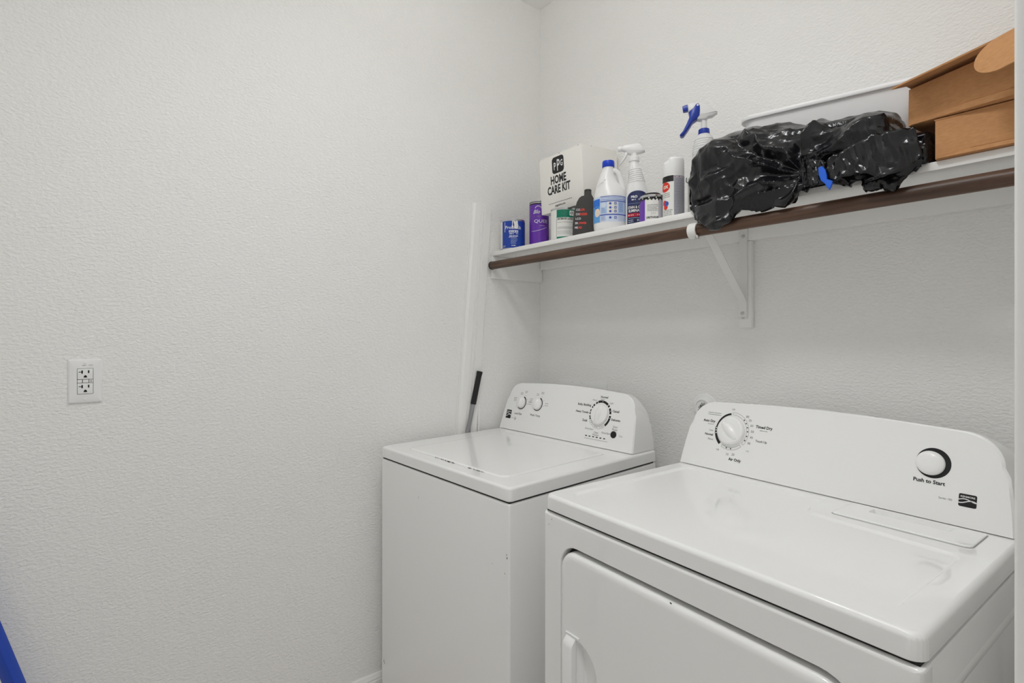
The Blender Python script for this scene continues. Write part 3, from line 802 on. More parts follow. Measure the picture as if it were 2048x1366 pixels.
# ================================================================== LEANING THINGS
# white moulding boards leaning in the corner, between the washer and the wall
def lean_board(name, foot, top, w, th, prof, m, label, cat, group=None):
    """board from foot to top (centres of its wall-side face); prof = (across, out) profile"""
    f = Vector(foot); t = Vector(top); ax = (t - f).normalized()
    side = Vector((0, 1, 0)); side = (side - ax * side.dot(ax)).normalized(); out = side.cross(ax).normalized()
    if out.x < 0: out = -out
    b = MB(); b.loft([[q + side * (a - w / 2) + out * o for a, o in prof] for q in (f, t)])
    o = b.build(name, m, autosmooth=25)
    tag(o, label, cat, group); return o
mold = [(0, 0), (0.088, 0), (0.088, 0.013), (0.060, 0.0145), (0.058, 0.011), (0.0545, 0.011), (0.0525, 0.0135), (0.046, 0.0135), (0.044, 0.0105), (0.041, 0.0105), (0.039, 0.012), (0.017, 0.010), (0.013, 0.006), (0.007, 0.0055), (0.004, 0.008), (0, 0.008)]
mold = [(a * 1.1, o * 0.98 - (0.0052 if o in (0.011, 0.0105, 0.0055) else 0)) for a, o in mold]
lean_board('trim_board', (0.0008, -0.488, 0.002), (0.0008, -0.334, 1.8465), 0.0968, 0.014, mold, 'trim_paint', 'long white grooved trim board leaning upright against the left wall beside the shelf', 'trim board')
lean_board('trim_strip', (0.0015, -0.352, 0.002), (0.0015, -0.345, 1.02), 0.012, 0.008, [(0, 0), (0.012, 0), (0.012, 0.006), (0.009, 0.008), (0.003, 0.008), (0, 0.006)], 'trim_paint', 'thin white trim strip upright against the left wall behind the washer', 'trim strip')
# grey extension pole with black grip
ep = empty('extension_pole', (0.0220, -0.640, 0.0), 0, 'grey metal extension pole with black grip leaning behind the washer', 'pole')
p0_ = Vector((0.0, 0.0, 0.003)); p1_ = Vector((0.0015, 0.2860, 1.156)); dv = (p1_ - p0_)
b = MB(); b.tube([p0_, p0_ + dv * 0.893], 0.0086, 20); b.build('tube', 'pole_grey', ep)
b = MB(); b.tube([p0_ + dv * t for t in (0.885, 0.887, 0.965, 0.985, 0.995, 1.0)], [0.010, 0.0115, 0.0112, 0.0112, 0.0125, 0.0118], 20); b.build('grip', 'rubber_black', ep)
# blue bar at the lower left
bb0 = Vector((0.092, -1.6100, 0.004)); bb1 = Vector((0.020, -1.8960, 0.99))
ax = (bb1 - bb0).normalized(); sd = Vector((0, 1, 0)); sd = (sd - ax * sd.dot(ax)).normalized(); ou = sd.cross(ax).normalized()
if ou.x < 0: ou = -ou
ca, sa = math.cos(R(38)), math.sin(R(38)); s1_ = sd * ca + ou * sa; s2_ = ou * ca - sd * sa
b = MB(); b.loft([[q + s1_ * x + s2_ * y for x, y in rrect(-0.0145, 0.0145, -0.0125, 0.0125, 0.002, 2)] for q in (bb0, bb1)])
bl = b.build('blue_pole', 'blue_bar', autosmooth=25)
tag(bl, 'bright blue square-edged pole leaning at the lower left by the left wall', 'pole')

# ================================================================== THINGS ON THE SHELF
def facing(x, y, off=0.0):
    return math.atan2(CAM.y - y, CAM.x - x) + R(off)
def can(name, x, y, r, h, label, off=0.0, metal='steel', z=SZ1 + 0.0005, lid=True):
    t = empty(name, (x, y, z), facing(x, y, off), label, 'paint can')
    b = MB()
    b.lathe([(0.001, 0.002), (r * 0.94, 0.002), (r * 0.96, 0.0), (r * 1.005, 0.0005), (r * 1.008, 0.003), (r * 0.995, 0.0045), (r * 0.99, 0.006), (r * 0.99, h - 0.008), (r * 0.995, h - 0.006), (r * 1.012, h - 0.004), (r * 1.012, h - 0.0005), (r * 0.99, h), (r * 0.94, h - 0.001), (r * 0.90, h - 0.004), (0.001, h - 0.004)], 48)
    b.build('body', metal, t, autosmooth=35)
    b = MB(); b.lathe([(r * 0.86, h - 0.005), (r * 0.88, h - 0.001), (r * 0.84, h - 0.0005), (r * 0.80, h - 0.0035), (0.001, h - 0.0035)], 40); b.build('lid', 'steel', t, autosmooth=35)
    return t
def sleeve(p, r, a0, a1, v0, v1, m, h=0.6):
    p.rect(r * R(a0), r * R(a1), v0, v1, m, h, nu=max(4, int((a1 - a0) / 7)))

# --- blue primer can
x, y, r, h = 0.0805, -0.2255, 0.0510, 0.1245
t = can('paint_can', x, y, r, h, 'blue and white primer paint can at the left end of the shelf')
p = Print(cyl_map(r))
sleeve(p, r, -180, -56, 0.006, h - 0.008, 'label_white'); sleeve(p, r, -56, 120, 0.006, h - 0.008, 'label_blue')
sleeve(p, r, 120, 180, 0.006, h - 0.008, 'label_white')
p.text('ProBlock', 0.0015, 0.0835, 0.0185, 'print_white', bold=0.012, h=2)
for dx, w_, v0, v1 in ((-0.036, 0.0022, 0.071, 0.112), (-0.003, 0.0028, 0.088, 0.117)): p.rect(dx, dx + w_, v0, v1, 'print_white', 2)
p.poly([(0.001, 0.117), (0.0205, 0.117), (0.021, 0.106), (0.0235, 0.096), (0.0205, 0.085), (0.012, 0.083), (0.006, 0.088), (0.006, 0.100), (0.004, 0.108)], 'label_white', 3)
p.rect(-0.016, 0.022, 0.0685, 0.0775, 'print_white', 2, nu=4); p.lines(-0.013, 0.020, 0.073, 0.073, 1, 'label_blue', 0.004, seed=9, h=3, ragged=0.05)
p.lines(-0.0145, 0.023, 0.0635, 0.0545, 2, 'print_white', 0.0032, seed=11, h=2, ragged=0.05); p.lines(-0.017, 0.022, 0.0495, 0.0495, 1, 'print_white', 0.0020, seed=12, h=2)
p.lines(-0.008, 0.021, 0.043, 0.024, 5, 'label_paleblue', 0.0013, seed=13, h=2)
p.lines(-0.005, 0.011, 0.0155, 0.0155, 1, 'print_white', 0.0030, seed=15, h=2, ragged=0)
p.lines(-0.046, -0.030, 0.0155, 0.011, 2, 'print_white', 0.0012, seed=16, h=2)
p.lines(0.026, 0.040, 0.013, 0.010, 2, 'label_skyblue', 0.0014, seed=17, h=2)
p.build('label', t)

# --- tall purple can
x, y, r, h = 0.1590, -0.1480, 0.0405, 0.2000
t = can('tall_can', x, y, r, h, 'tall purple can with dark metal rim beside the white carton')
t['category'] = 'can'
p = Print(cyl_map(r))
sleeve(p, r, -180, 180, 0.006, h - 0.012, 'label_purple'); sleeve(p, r, -180, 180, h - 0.016, h - 0.011, 'print_black', 0.8); sleeve(p, r, -180, 180, h - 0.0075, h - 0.004, 'print_black', 0.8)
p.text('QUEE', 0.008, 0.1085, 0.0190, 'print_white', sx=1.25, h=2)
p.text('Blo', -0.012, 0.146, 0.022, 'text_grey', shear=0.4, bold=0.02, h=2)
p.arc(-0.004, 0.163, 0.012, 0.0150, R(20), R(160), 'text_grey', h=2); p.lines(-0.022, 0.012, 0.1345, 0.1345, 1, 'print_grey', 0.004, seed=3, h=2)
p.lines(0.002, 0.026, 0.096, 0.096, 1, 'text_grey', 0.0015, seed=4, h=2)
for i in range(10):
    t0_, t1_ = i / 10, (i + 1) / 10
    u0 = -0.034 + 0.066 * t0_; u1 = -0.034 + 0.066 * t1_; f_ = lambda q: 0.074 + 0.022 * q * q - 0.006 * q
    p.poly([(u0, f_(t0_)), (u1, f_(t1_)), (u1, f_(t1_) + 0.0018), (u0, f_(t0_) + 0.0018)], 'text_grey', 2)
p.lines(-0.03, 0.01, 0.0165, 0.0165, 1, 'label_purple', 0.0016, seed=4, h=2)
p.build('label', t)

# --- white and navy can tucked behind
x, y, r, h = 0.1975, -0.0675, 0.0330, 0.1310
t = can('small_can', x, y, r, h, 'narrow white and navy can half hidden between the purple and green cans')
t['category'] = 'can'
p = Print(cyl_map(r))
sleeve(p, r, -180, 180, 0.006, 0.060, 'label_deepnavy'); sleeve(p, r, -180, 180, 0.060, h - 0.010, 'label_white'); sleeve(p, r, -180, 180, 0.0615, 0.0635, 'print_grey', 1)
p.lines(-0.03, 0.03, 0.115, 0.07, 7, 'print_grey', 0.0016, seed=5, h=2)
p.build('label', t)

# --- green exterior latex can
x, y, r, h = 0.3700, -0.2090, 0.0510, 0.1205
t = can('paint_can', x, y, r, h, 'green and white exterior latex paint can under the white carton', off=8)
p = Print(cyl_map(r))
sleeve(p, r, -180, 180, 0.006, h - 0.008, 'label_white'); sleeve(p, r, -42, 74, 0.0830, h - 0.0085, 'label_green', 1)
sleeve(p, r, -42, 74, 0.006, 0.0125, 'label_green', 1)
sleeve(p, r, -43, -41.4, 0.0125, 0.0855, 'print_grey', 1.2); sleeve(p, r, 36.5, 38, 0.0125, 0.0855, 'print_grey', 1.2)
p.text('EXTERIOR LATEX', -0.0035, 0.0745, 0.0098, 'print_black', bold=0.03, sx=0.78, h=2)
p.lines(-0.034, 0.030, 0.0655, 0.0655, 1, 'print_grey', 0.0012, seed=31, h=2, ragged=0); p.lines(-0.034, 0.032, 0.0480, 0.0420, 3, 'print_lightgrey', 0.0011, seed=32, h=2); p.lines(-0.034, 0.030, 0.033, 0.022, 4, 'print_lightgrey', 0.0008, seed=33, h=2)
def ppg(p, u, v, w, hgt, fgd, ink, hh=2):
    p.poly([(u + a, v + b_) for a, b_ in rrect(-w / 2, w / 2, -hgt / 2, hgt / 2, w * 0.2, 4)], fgd, hh)
    p.text('P', u - w * 0.27, v - hgt * 0.26, hgt * 0.62, ink, sx=0.62, bold=0.02, h=hh + 1); p.text('P', u + w * 0.03, v - hgt * 0.36, hgt * 0.98, ink, sx=0.55, bold=0.012, h=hh + 1); p.text('G', u + w * 0.31, v - hgt * 0.14, hgt * 0.52, ink, sx=0.6, bold=0.02, h=hh + 1)
ppg(p, 0.0215, 0.0985, 0.020, 0.0190, 'label_white', 'print_black')
p.build('label', t)

# --- white carton standing on the cans
ct = empty('carton', (0.2245, -0.1925, 1.7855), 0, 'white cardboard carton with black PPG home care kit print', 'box')
ct.rotation_mode = 'ZXY'
ct.rotation_euler = (0.055, -0.012, -0.0253)
cw, cd_, chh = 0.2376, 0.19, 0.2151
b = MB(); b.box(0, cw, 0, cd_, 0, chh); body = b.build('carton_body', 'carton_white', ct, bevel=0.0012)
for x0_, x1_, y0_, y1_ in ((0.001, cw - 0.001, 0.001, cd_ / 2 - 0.001), (0.001, cw - 0.001, cd_ / 2, cd_ - 0.001)):
    b = MB(); b.box(x0_, x1_, y0_, y1_, chh + 0.0002, chh + 0.0024); b.build('flap', 'carton_white', ct, bevel=0.0006)
for q in ((0.0015, 0.002), (0.118, 0.001), (cw - 0.001, 0.05), (cw * 0.93, 0.001)):
    b = MB(); b.box(q[0] - 0.003, q[0] + 0.001, q[1] - 0.0014, q[1] + 0.002, chh - 0.0008, chh + 0.0006)
    b.build('flap_slot', 'gap_dark', ct, smooth=False)
p = Print(lambda u_, v_, h_=1: (u_, -0.0002 * h_, v_))
ppg(p, 0.1075, 0.1745, 0.066, 0.063, 'print_black', 'print_white', 1)
p.build('logo', ct)
p = Print(lambda u_, v_, h_=1: (u_, -0.0002 * h_, v_))
p.text('HOME', 0.106, 0.1060, 0.0430, 'print_black', bold=0.036, sx=0.72); p.text('CARE KIT', 0.106, 0.0690, 0.0430, 'print_black', bold=0.036, sx=0.70)
p.build('title_lettering', ct)
p = Print(lambda u_, v_, h_=1: (u_, -0.0002 * h_, v_))
p.lines(0.046, 0.176, 0.0330, 0.0330, 1, 'print_grey', 0.0022, seed=41, ragged=0); p.text('ppgpaints.com', 0.111, 0.0180, 0.0115, 'print_black', bold=0.025, sx=0.85)
p.build('small_lettering', ct)

# --- black bottle with white and red print
x, y = 0.4885, -0.2150
t = empty('black_bottle', (x, y, SZ1 + 0.0005), facing(x, y) + R(90), 'black plastic bottle with red and white lettering left of the jug', 'bottle')
sil = [(-0.049, 0.004), (-0.049, 0.045), (-0.044, 0.090), (-0.034, 0.124), (-0.026, 0.137), (-0.017, 0.143), (-0.0085, 0.1445), (-0.0075, 0.1560), (-0.0070, 0.1580), (0.0165, 0.1600), (0.0185, 0.148), (0.027, 0.132), (0.035, 0.105), (0.039, 0.06), (0.040, 0.004), (0.036, 0.0), (-0.045, 0.0)]
b = MB(); loops = []
for yy, k in ((-0.022, 0.965), (-0.0195, 0.99), (-0.014, 1.0), (0.014, 1.0), (0.0195, 0.99), (0.022, 0.965)):
    loops.append([(q[0] * k, yy, q[1] * (0.99 + 0.01 * k) + (1 - k) * 0.02) for q in sil])
b.loft(loops); b.build('body', 'bottle_black', t, autosmooth=45)
b = MB(); b.lathe([(0.0128, 0.156), (0.0128, 0.1695), (0.0115, 0.1708), (0.0005, 0.1708)], 24, c=(0.0050, 0, 0)); b.build('cap', 'bottle_black', t)
p = Print(lambda u_, v_, h_=1: (u_ , -0.0222 - 0.0002 * h_, v_))
for i, (a_, c_) in enumerate((('CO', 'LOR'), ('OX', 'IDIZER'), ('LG', 'D'), ('BR', 'OWER'), ('ME', 'AD'))):
    v_ = 0.0915 - i * 0.0158; u_ = -0.0365 - i * 0.0012
    p.text(a_, u_, v_, 0.0108, 'text_grey', align='LEFT', bold=0.02, sx=0.85); p.text(c_, u_ + 0.0128, v_, 0.0108, 'text_red' if i != 2 else 'text_grey', align='LEFT', bold=0.03, sx=0.85)
p.build('lettering', t)

# --- bleach jug
def loft_levels(levels, n=44):
    """levels: (z, cx, rx, ry) ellipses"""
    return [[(cx + rx * math.cos(2 * PI * i / n), ry * math.sin(2 * PI * i / n), z) for i in range(n)] for z, cx, rx, ry in levels]
x, y = 0.5925, -0.2080
t = empty('bleach_jug', (x, y, SZ1 + 0.0005), facing(x, y) + R(90), 'white plastic jug with blue cap and pale blue label', 'jug')
b = MB()
b.loft(loft_levels([(0.0, 0, 0.044, 0.040), (0.004, 0, 0.051, 0.047), (0.014, 0, 0.0555, 0.0505), (0.03, 0, 0.0565, 0.0515), (0.118, 0, 0.0562, 0.0512), (0.130, 0, 0.0545, 0.049), (0.145, -0.0015, 0.0495, 0.044), (0.163, -0.006, 0.0405, 0.036), (0.185, -0.0105, 0.029, 0.028), (0.205, -0.0095, 0.0225, 0.0225), (0.222, -0.0065, 0.0180, 0.0180), (0.230, -0.006, 0.0180, 0.0180)]))
b.build('body', 'bottle_white', t, autosmooth=60)
b = MB(); b.tube([(0.004, 0, 0.214), (0.018, 0, 0.213), (0.028, 0, 0.203), (0.036, 0, 0.180), (0.0425, 0, 0.155), (0.044, 0, 0.132)], [0.009, 0.0095, 0.0095, 0.0098, 0.0105, 0.012], 16); b.build('handle', 'bottle_white', t)
b = MB(); b.lathe([(0.0195, 0.226), (0.0208, 0.2275), (0.0208, 0.2435), (0.0195, 0.2475), (0.001, 0.2482)], 36, c=(-0.006, 0, 0)); cap = b.build('cap', 'cap_blue', t, autosmooth=50)
b = MB()
for i in range(4):
    z = 0.150 + i * 0.0085
    b.tube([(-0.050 + i * 0.0068 + k * 0.0035, -0.030 + i * 0.004 - k * 0.004, z + k * 0.0003) for k in range(5)], 0.0009, 6)
b.build('grip_rib', 'bottle_white', t)
def jug_map(u_, v_, h_=1):
    a = -PI / 2 + u_ / 0.0535; k = 1 + 0.0004 * h_ / 0.05
    return (0.0565 * k * math.cos(a), 0.0515 * k * math.sin(a), v_)
p = Print(jug_map)
p.rect(-0.078, 0.080, 0.031, 0.117, 'label_ice', 1, nu=24)
p.rect(-0.078, -0.034, 0.031, 0.110, 'label_skyblue', 2, nu=8)
p.rect(-0.078, -0.034, 0.086, 0.110, 'label_royal', 2.5, nu=8); p.poly([(-0.060, 0.086), (-0.036, 0.086), (-0.050, 0.070)], 'label_royal', 2.5)
p.disc(-0.045, 0.064, 0.012, 'label_peach', 3, ry=0.0145)
p.rect(-0.033, 0.060, 0.104, 0.1055, 'label_indigo', 2, nu=12); p.rect(-0.033, 0.060, 0.1145, 0.1165, 'label_indigo', 2, nu=12)
p.rect(-0.033, 0.060, 0.052, 0.0555, 'label_indigo', 2, nu=12); p.rect(-0.033, 0.060, 0.0975, 0.1005, 'label_indigo', 2, nu=12)
p.rect(-0.030, -0.011, 0.058, 0.097, 'label_paleblue', 2, nu=3); p.disc(-0.0205, 0.0865, 0.0085, 'label_ice', 3)
p.rect(-0.008, 0.024, 0.058, 0.097, 'label_white', 2, nu=5)
for k, v_ in enumerate((0.0905, 0.077, 0.0645, 0.0435)):
    p.disc(0.0005, v_, 0.0040, 'label_indigo', 3, n=10); p.rect(0.013, 0.0205, v_ - 0.004, v_ + 0.004, 'label_indigo', 3); p.rect(0.0150, 0.0185, v_ - 0.002, v_ + 0.0015, 'label_white', 4)
    p.rect(0.0072, 0.0098, v_ - 0.0008, v_ + 0.0008, 'label_grey', 3)
p.rect(0.026, 0.048, 0.058, 0.097, 'label_paleblue', 2, nu=3)
p.lines(0.028, 0.047, 0.094, 0.063, 11, 'label_indigo', 0.0008, seed=51, h=3); p.lines(-0.029, -0.012, 0.0755, 0.062, 4, 'label_indigo', 0.0009, seed=52, h=3)
p.lines(-0.030, -0.011, 0.048, 0.036, 5, 'label_indigo', 0.0008, seed=53, h=3); p.lines(0.026, 0.050, 0.048, 0.036, 5, 'label_grey', 0.0008, seed=54, h=3); p.lines(-0.030, 0.055, 0.1105, 0.1095, 1, 'label_indigo', 0.0012, seed=55, h=3)
p.lines(0.053, 0.074, 0.110, 0.036, 16, 'label_indigo', 0.0008, seed=56, h=3)
p.build('label', t)

# --- trigger spray bottles
x, y = 0.6850, -0.1780
t = empty('spray_bottle', (x, y, SZ1 + 0.0005), facing(x, y) + R(90), 'white trigger spray bottle with navy label behind the jug', 'spray bottle')
b = MB()
b.loft(loft_levels([(0.0, 0, 0.034, 0.022), (0.004, 0, 0.0385, 0.026), (0.09, 0, 0.0385, 0.027), (0.112, -0.0005, 0.037, 0.0265), (0.135, -0.0015, 0.0330, 0.024), (0.160, -0.003, 0.0270, 0.022), (0.185, -0.0055, 0.0225, 0.020), (0.205, -0.0085, 0.0200, 0.0185), (0.216, -0.010, 0.0165, 0.0165), (0.222, -0.0105, 0.0140, 0.014), (0.240, -0.0105, 0.0140, 0.014)], 40))
b.build('body', 'bottle_white', t, autosmooth=60)
for i in range(7):
    z = 0.160 + i * 0.0068; k = i / 6
    b = MB(); cx = -0.003 - 0.0055 * k; rx = 0.0275 - 0.0068 * k; ry = 0.0222 - 0.003 * k
    b.tube([(cx + rx * math.cos(a), ry * math.sin(a), z + 0.002 * math.cos(a)) for a in [2 * PI * q / 28 for q in range(29)]], 0.0011, 6, cap=False); b.build('grip_rib', 'bottle_white', t)
b = MB(); b.lathe([(0.0135, 0.228), (0.0172, 0.230), (0.0172, 0.2435), (0.0150, 0.2455), (0.0110, 0.2475), (0.0110, 0.262)], 32, c=(-0.0105, 0, 0)); b.build('collar', 'spray_white', t, autosmooth=40)
def prism_y(b, poly, half, soft=0.003):
    """side outline given thickness, with softened rims"""
    pi_ = inset(poly, soft)
    b.loft([[(q[0], -half, q[1]) for q in pi_], [(q[0], -half + soft, q[1]) for q in poly], [(q[0], half - soft, q[1]) for q in poly], [(q[0], half, q[1]) for q in pi_]])
b = MB()
prism_y(b, [(-0.054, 0.2705), (-0.040, 0.2660), (-0.030, 0.2570), (-0.022, 0.2545), (0.000, 0.2555), (0.0135, 0.2575), (0.0245, 0.2610), (0.0240, 0.2640), (0.0150, 0.2770), (0.008, 0.2850), (-0.001, 0.2880), (-0.041, 0.2860), (-0.046, 0.2815), (-0.054, 0.2800)], 0.0115)
b.build('spray_head', 'spray_white', t, autosmooth=50)
b = MB(); b.lathe([(0.0075, 0), (0.0085, 0.002), (0.0085, 0.011), (0.0075, 0.012)], 20); b.build('nozzle', 'spray_white', t, loc=(-0.064, 0, 0.2755), rot=(0, R(90), 0))
b = MB()
prism_y(b, [(-0.038, 0.2640), (-0.041, 0.2520), (-0.0475, 0.2400), (-0.0570, 0.2280), (-0.0585, 0.2215), (-0.0560, 0.2225), (-0.0460, 0.2335), (-0.0370, 0.2460), (-0.0300, 0.2600)], 0.0075, 0.0012)
b.build('trigger', 'spray_white', t, autosmooth=50)
def sb_map(u_, v_, h_=1):
    a = -PI / 2 + u_ / 0.036; k = 1 + 0.0003 * h_ / 0.03
    return (0.0387 * k * math.cos(a), 0.0272 * k * math.sin(a), v_)
p = Print(sb_map)
n = 24; arch = []
for i in range(n):
    u0 = -0.036 + 0.070 * i / n; u1 = -0.036 + 0.070 * (i + 1) / n
    hh = lambda q: 0.100 + 0.026 * math.sqrt(max(0, 1 - ((q - 0.0) / 0.037) ** 2))
    p.poly([(u0, 0.078), (u1, 0.078), (u1, hh(u1)), (u0, hh(u0))], 'label_navy', 1)
p.rect(-0.036, 0.034, 0.004, 0.078, 'label_deepnavy', 1, nu=12)
p.text('STAIN & ODOR', -0.002, 0.0680, 0.0118, 'print_white', bold=0.03, sx=0.72, h=2); p.text('ELIMINATOR', -0.002, 0.0565, 0.0125, 'print_white', bold=0.03, sx=0.76, h=2)
p.rect(-0.036, 0.0215, 0.0405, 0.0525, 'label_crimson', 2, nu=8); p.lines(-0.030, 0.020, 0.0465, 0.0465, 1, 'label_peach', 0.0034, seed=61, h=3, ragged=0)
p.text('PRO', -0.010, 0.1030, 0.0105, 'print_white', bold=0.04, h=2); p.lines(-0.018, 0.006, 0.0970, 0.0970, 1, 'print_white', 0.0034, seed=62, h=2, ragged=0)
p.rect(-0.030, 0.020, 0.0845, 0.0850, 'label_paleblue', 2, nu=6); p.rect(-0.030, 0.022, 0.0360, 0.0372, 'label_paleblue', 2, nu=6)
p.lines(-0.001, 0.020, 0.0305, 0.0265, 2, 'label_ice', 0.0022, seed=63, h=2, ragged=0.1); p.lines(-0.001, 0.020, 0.0185, 0.0145, 2, 'label_ice', 0.0022, seed=64, h=2, ragged=0.1); p.lines(-0.030, -0.008, 0.030, 0.012, 4, 'label_ice', 0.0020, seed=65, h=2)
p.build('label', t)

# --- small grey and purple can with black paint drips
x, y, r, h = 0.7770, -0.2240, 0.0375, 0.0850
t = can('paint_can', x, y, r, h, 'small grey and purple paint can with black drips on its rim')
p = Print(cyl_map(r))
sleeve(p, r, -180, -34, 0.005, h - 0.012, 'label_purple'); sleeve(p, r, -34, 180, 0.005, h - 0.012, 'label_white')
sleeve(p, r, 30, 180, 0.005, h - 0.012, 'label_grey', 1)
sleeve(p, r, -180, 180, h - 0.014, h - 0.0075, 'print_black', 1.2)
rn = random.Random(8)
for i in range(9):
    u_ = -0.045 + i * 0.011; w_ = rn.uniform(0.003, 0.006); d_ = rn.uniform(0.003, 0.009)
    p.poly([(u_ - w_, h - 0.013), (u_ - w_ * 0.6, h - 0.013 - d_ * 0.6), (u_, h - 0.013 - d_), (u_ + w_ * 0.6, h - 0.013 - d_ * 0.5), (u_ + w_, h - 0.013)], 'print_black', 1.6)
    if i % 2: p.disc(u_ + 0.003, h - 0.0105, 0.0022, 'label_white', 2.2, n=9)
p.lines(-0.014, 0.020, 0.052, 0.034, 5, 'print_grey', 0.0014, seed=71, h=2, ragged=0.2); p.text('211', 0.004, 0.0225, 0.010, 'print_lightgrey', h=2); p.text('URETHANE', 0.001, 0.0105, 0.0088, 'print_black', bold=0.03, sx=0.85, h=2)
p.build('label', t)
b = MB(); b.lathe([(r * 0.62, h - 0.003), (r * 0.68, h - 0.001), (r * 0.70, h + 0.006), (r * 0.66, h + 0.008), (r * 0.01, h + 0.008)], 36); b.build('drip_ring', 'print_black', t)

# --- white aerosol can
x, y, r, h = 0.8470, -0.2120, 0.0322, 0.1870
t = empty('aerosol_can', (x, y, SZ1 + 0.0005), facing(x, y), 'white aerosol can with red oval logo and slanted white cap', 'aerosol can')
b = MB(); b.lathe([(0.001, 0.002), (r * 0.92, 0.001), (r * 1.0, 0.002), (r * 1.005, 0.005), (r * 0.985, 0.008), (r * 0.985, 0.132), (r * 0.96, 0.137), (r * 0.9, 0.139)], 44); b.build('body', 'label_white', t, autosmooth=40)
b = MB(); loops = []
for rr, z in ((r * 0.97, 0.134), (r * 0.985, 0.136), (r * 0.965, 0.180), (r * 0.94, 0.1845), (r * 0.86, 0.187)):
    lp_ = []
    for i in range(44):
        a = 2 * PI * i / 44
        # front-left part of the cap's rim is cut lower
        drop = 0.010 * max(0.0, min(1.0, (-math.sin(a) - 0.42) * 9)) if z > 0.17 else 0
        lp_.append((rr * math.cos(a), rr * math.sin(a), z - drop))
    loops.append(lp_)
b.loft(loops); b.build('cap', 'spray_white', t, autosmooth=50)
p = Print(cyl_map(r * 0.985))
rr_ = r * 0.985
sleeve(p, rr_, 2, 110, 0.010, 0.131, 'label_grey', 1); p.rect(-0.050, rr_ * R(1), 0.1130, 0.1310, 'print_black', 1.2, nu=8)
p.disc(-0.028, 0.0985, 0.0175, 'label_red', 2, ry=0.0150); p.text('OX', -0.0255, 0.094, 0.0125, 'label_peach', bold=0.06, h=3)
p.lines(-0.034, -0.010, 0.0790, 0.0680, 3, 'print_grey', 0.0016, seed=81, h=2, ragged=0.1)
p.disc(-0.0285, 0.0500, 0.0085, 'label_red', 2); p.disc(-0.0215, 0.0475, 0.0075, 'label_indigo', 2.5); p.disc(-0.0250, 0.0370, 0.0075, 'label_red', 2.2)
p.lines(-0.034, -0.002, 0.0275, 0.0130, 4, 'print_grey', 0.0016, seed=82, h=2, ragged=0.15)
p.lines(0.003, 0.045, 0.121, 0.013, 30, 'print_grey', 0.0012, seed=83, h=2, ragged=0.12); p.lines(0.003, 0.020, 0.126, 0.124, 1, 'label_crimson', 0.003, seed=84, h=3, ragged=0)
p.build('label', t)

# --- white can under the clear spray bottle
x, y, r, h = 0.9000, -0.1280, 0.0480, 0.1340
t = can('paint_can', x, y, r, h, 'white labelled can half hidden by the black bag beside the aerosol')
p = Print(cyl_map(r))
sleeve(p, r, -180, 180, 0.006, h - 0.008, 'label_white')
for k in range(4): p.lines(-0.062 + k * 0.03, -0.038 + k * 0.03, 0.112, 0.060, 11, 'print_grey', 0.0013, seed=90 + k, h=1.5)
p.build('label', t)
b = MB(); b.tube([(-0.0, -0.046, h - 0.012), (0.0, -0.053, h - 0.006), (0.0, -0.052, h + 0.006)], 0.0012, 8); b.build('wire_handle', 'print_black', t)

# --- clear bottle with blue trigger, standing on that can
x, y = 0.8990, -0.1285
z0 = SZ1 + 0.0005 + 0.1345
t = empty('spray_bottle', (x, y, z0), facing(x, y) + R(90), 'clear spray bottle with blue trigger and white head above the black bag', 'spray bottle')
b = MB()
b.loft(loft_levels([(0.0, 0, 0.030, 0.030), (0.003, 0, 0.0335, 0.0335), (0.085, 0, 0.0335, 0.0335), (0.108, 0, 0.0290, 0.0290), (0.122, 0, 0.0260, 0.0260), (0.130, 0, 0.0190, 0.0190), (0.136, 0, 0.0150, 0.0150)], 36)); b.build('body', 'bottle_clear', t, autosmooth=60)
for i in range(7):
    z = 0.070 + i * 0.0075; rx = 0.0337 if z < 0.085 else 0.0337 - (z - 0.085) * 0.19
    b = MB(); b.tube([(rx * math.cos(a), rx * math.sin(a), z) for a in [2 * PI * q / 28 for q in range(29)]], 0.0007, 6, cap=False); b.build('rib', 'bottle_clear', t)
b = MB(); b.lathe([(0.0165, 0.131), (0.0172, 0.133), (0.0160, 0.1485), (0.0145, 0.1500), (0.0095, 0.151)], 32); b.build('collar', 'spray_blue', t, autosmooth=40)
b = MB(); b.lathe([(0.0085, 0.149), (0.0085, 0.186)], 24); b.build('neck', 'spray_clear', t)
b = MB()
prism_y(b, [(-0.046, 0.2110), (-0.024, 0.1900), (-0.018, 0.1790), (0.006, 0.1760), (0.012, 0.1840), (0.022, 0.1845), (0.0385, 0.1940), (0.0390, 0.1960), (0.0300, 0.2040), (0.006, 0.2230), (-0.012, 0.2290), (-0.036, 0.2330), (-0.046, 0.2300)], 0.0130)
b.build('spray_head', 'spray_clear', t, autosmooth=50)
b = MB(); loops = []
for s_, d_ in ((0.0085, 0), (0.0095, 0.001), (0.0085, 0.015), (0.0075, 0.016)):
    loops.append([(0 - d_, q[0], q[1]) for q in rrect(-s_, s_, -s_, s_, 0.003, 3)])
b.loft(loops); b.build('nozzle', 'spray_blue', t, loc=(-0.0465, 0, 0.2215), rot=(0, R(-8), 0))
b = MB()
prism_y(b, [(-0.0225, 0.2265), (-0.0300, 0.2160), (-0.0395, 0.2090), (-0.0450, 0.2030), (-0.0420, 0.1960), (-0.0430, 0.1860), (-0.0500, 0.1700), (-0.0610, 0.1480), (-0.0705, 0.1375), (-0.0660, 0.1345), (-0.0600, 0.1360), (-0.0480, 0.1520), (-0.0330, 0.1750), (-0.0190, 0.1830), (-0.0130, 0.1900), (-0.0115, 0.2050), (-0.0120, 0.2200), (-0.0160, 0.2280)], 0.0150, 0.0015)
tr_ = b.build('trigger', 'spray_blue', t, autosmooth=50)
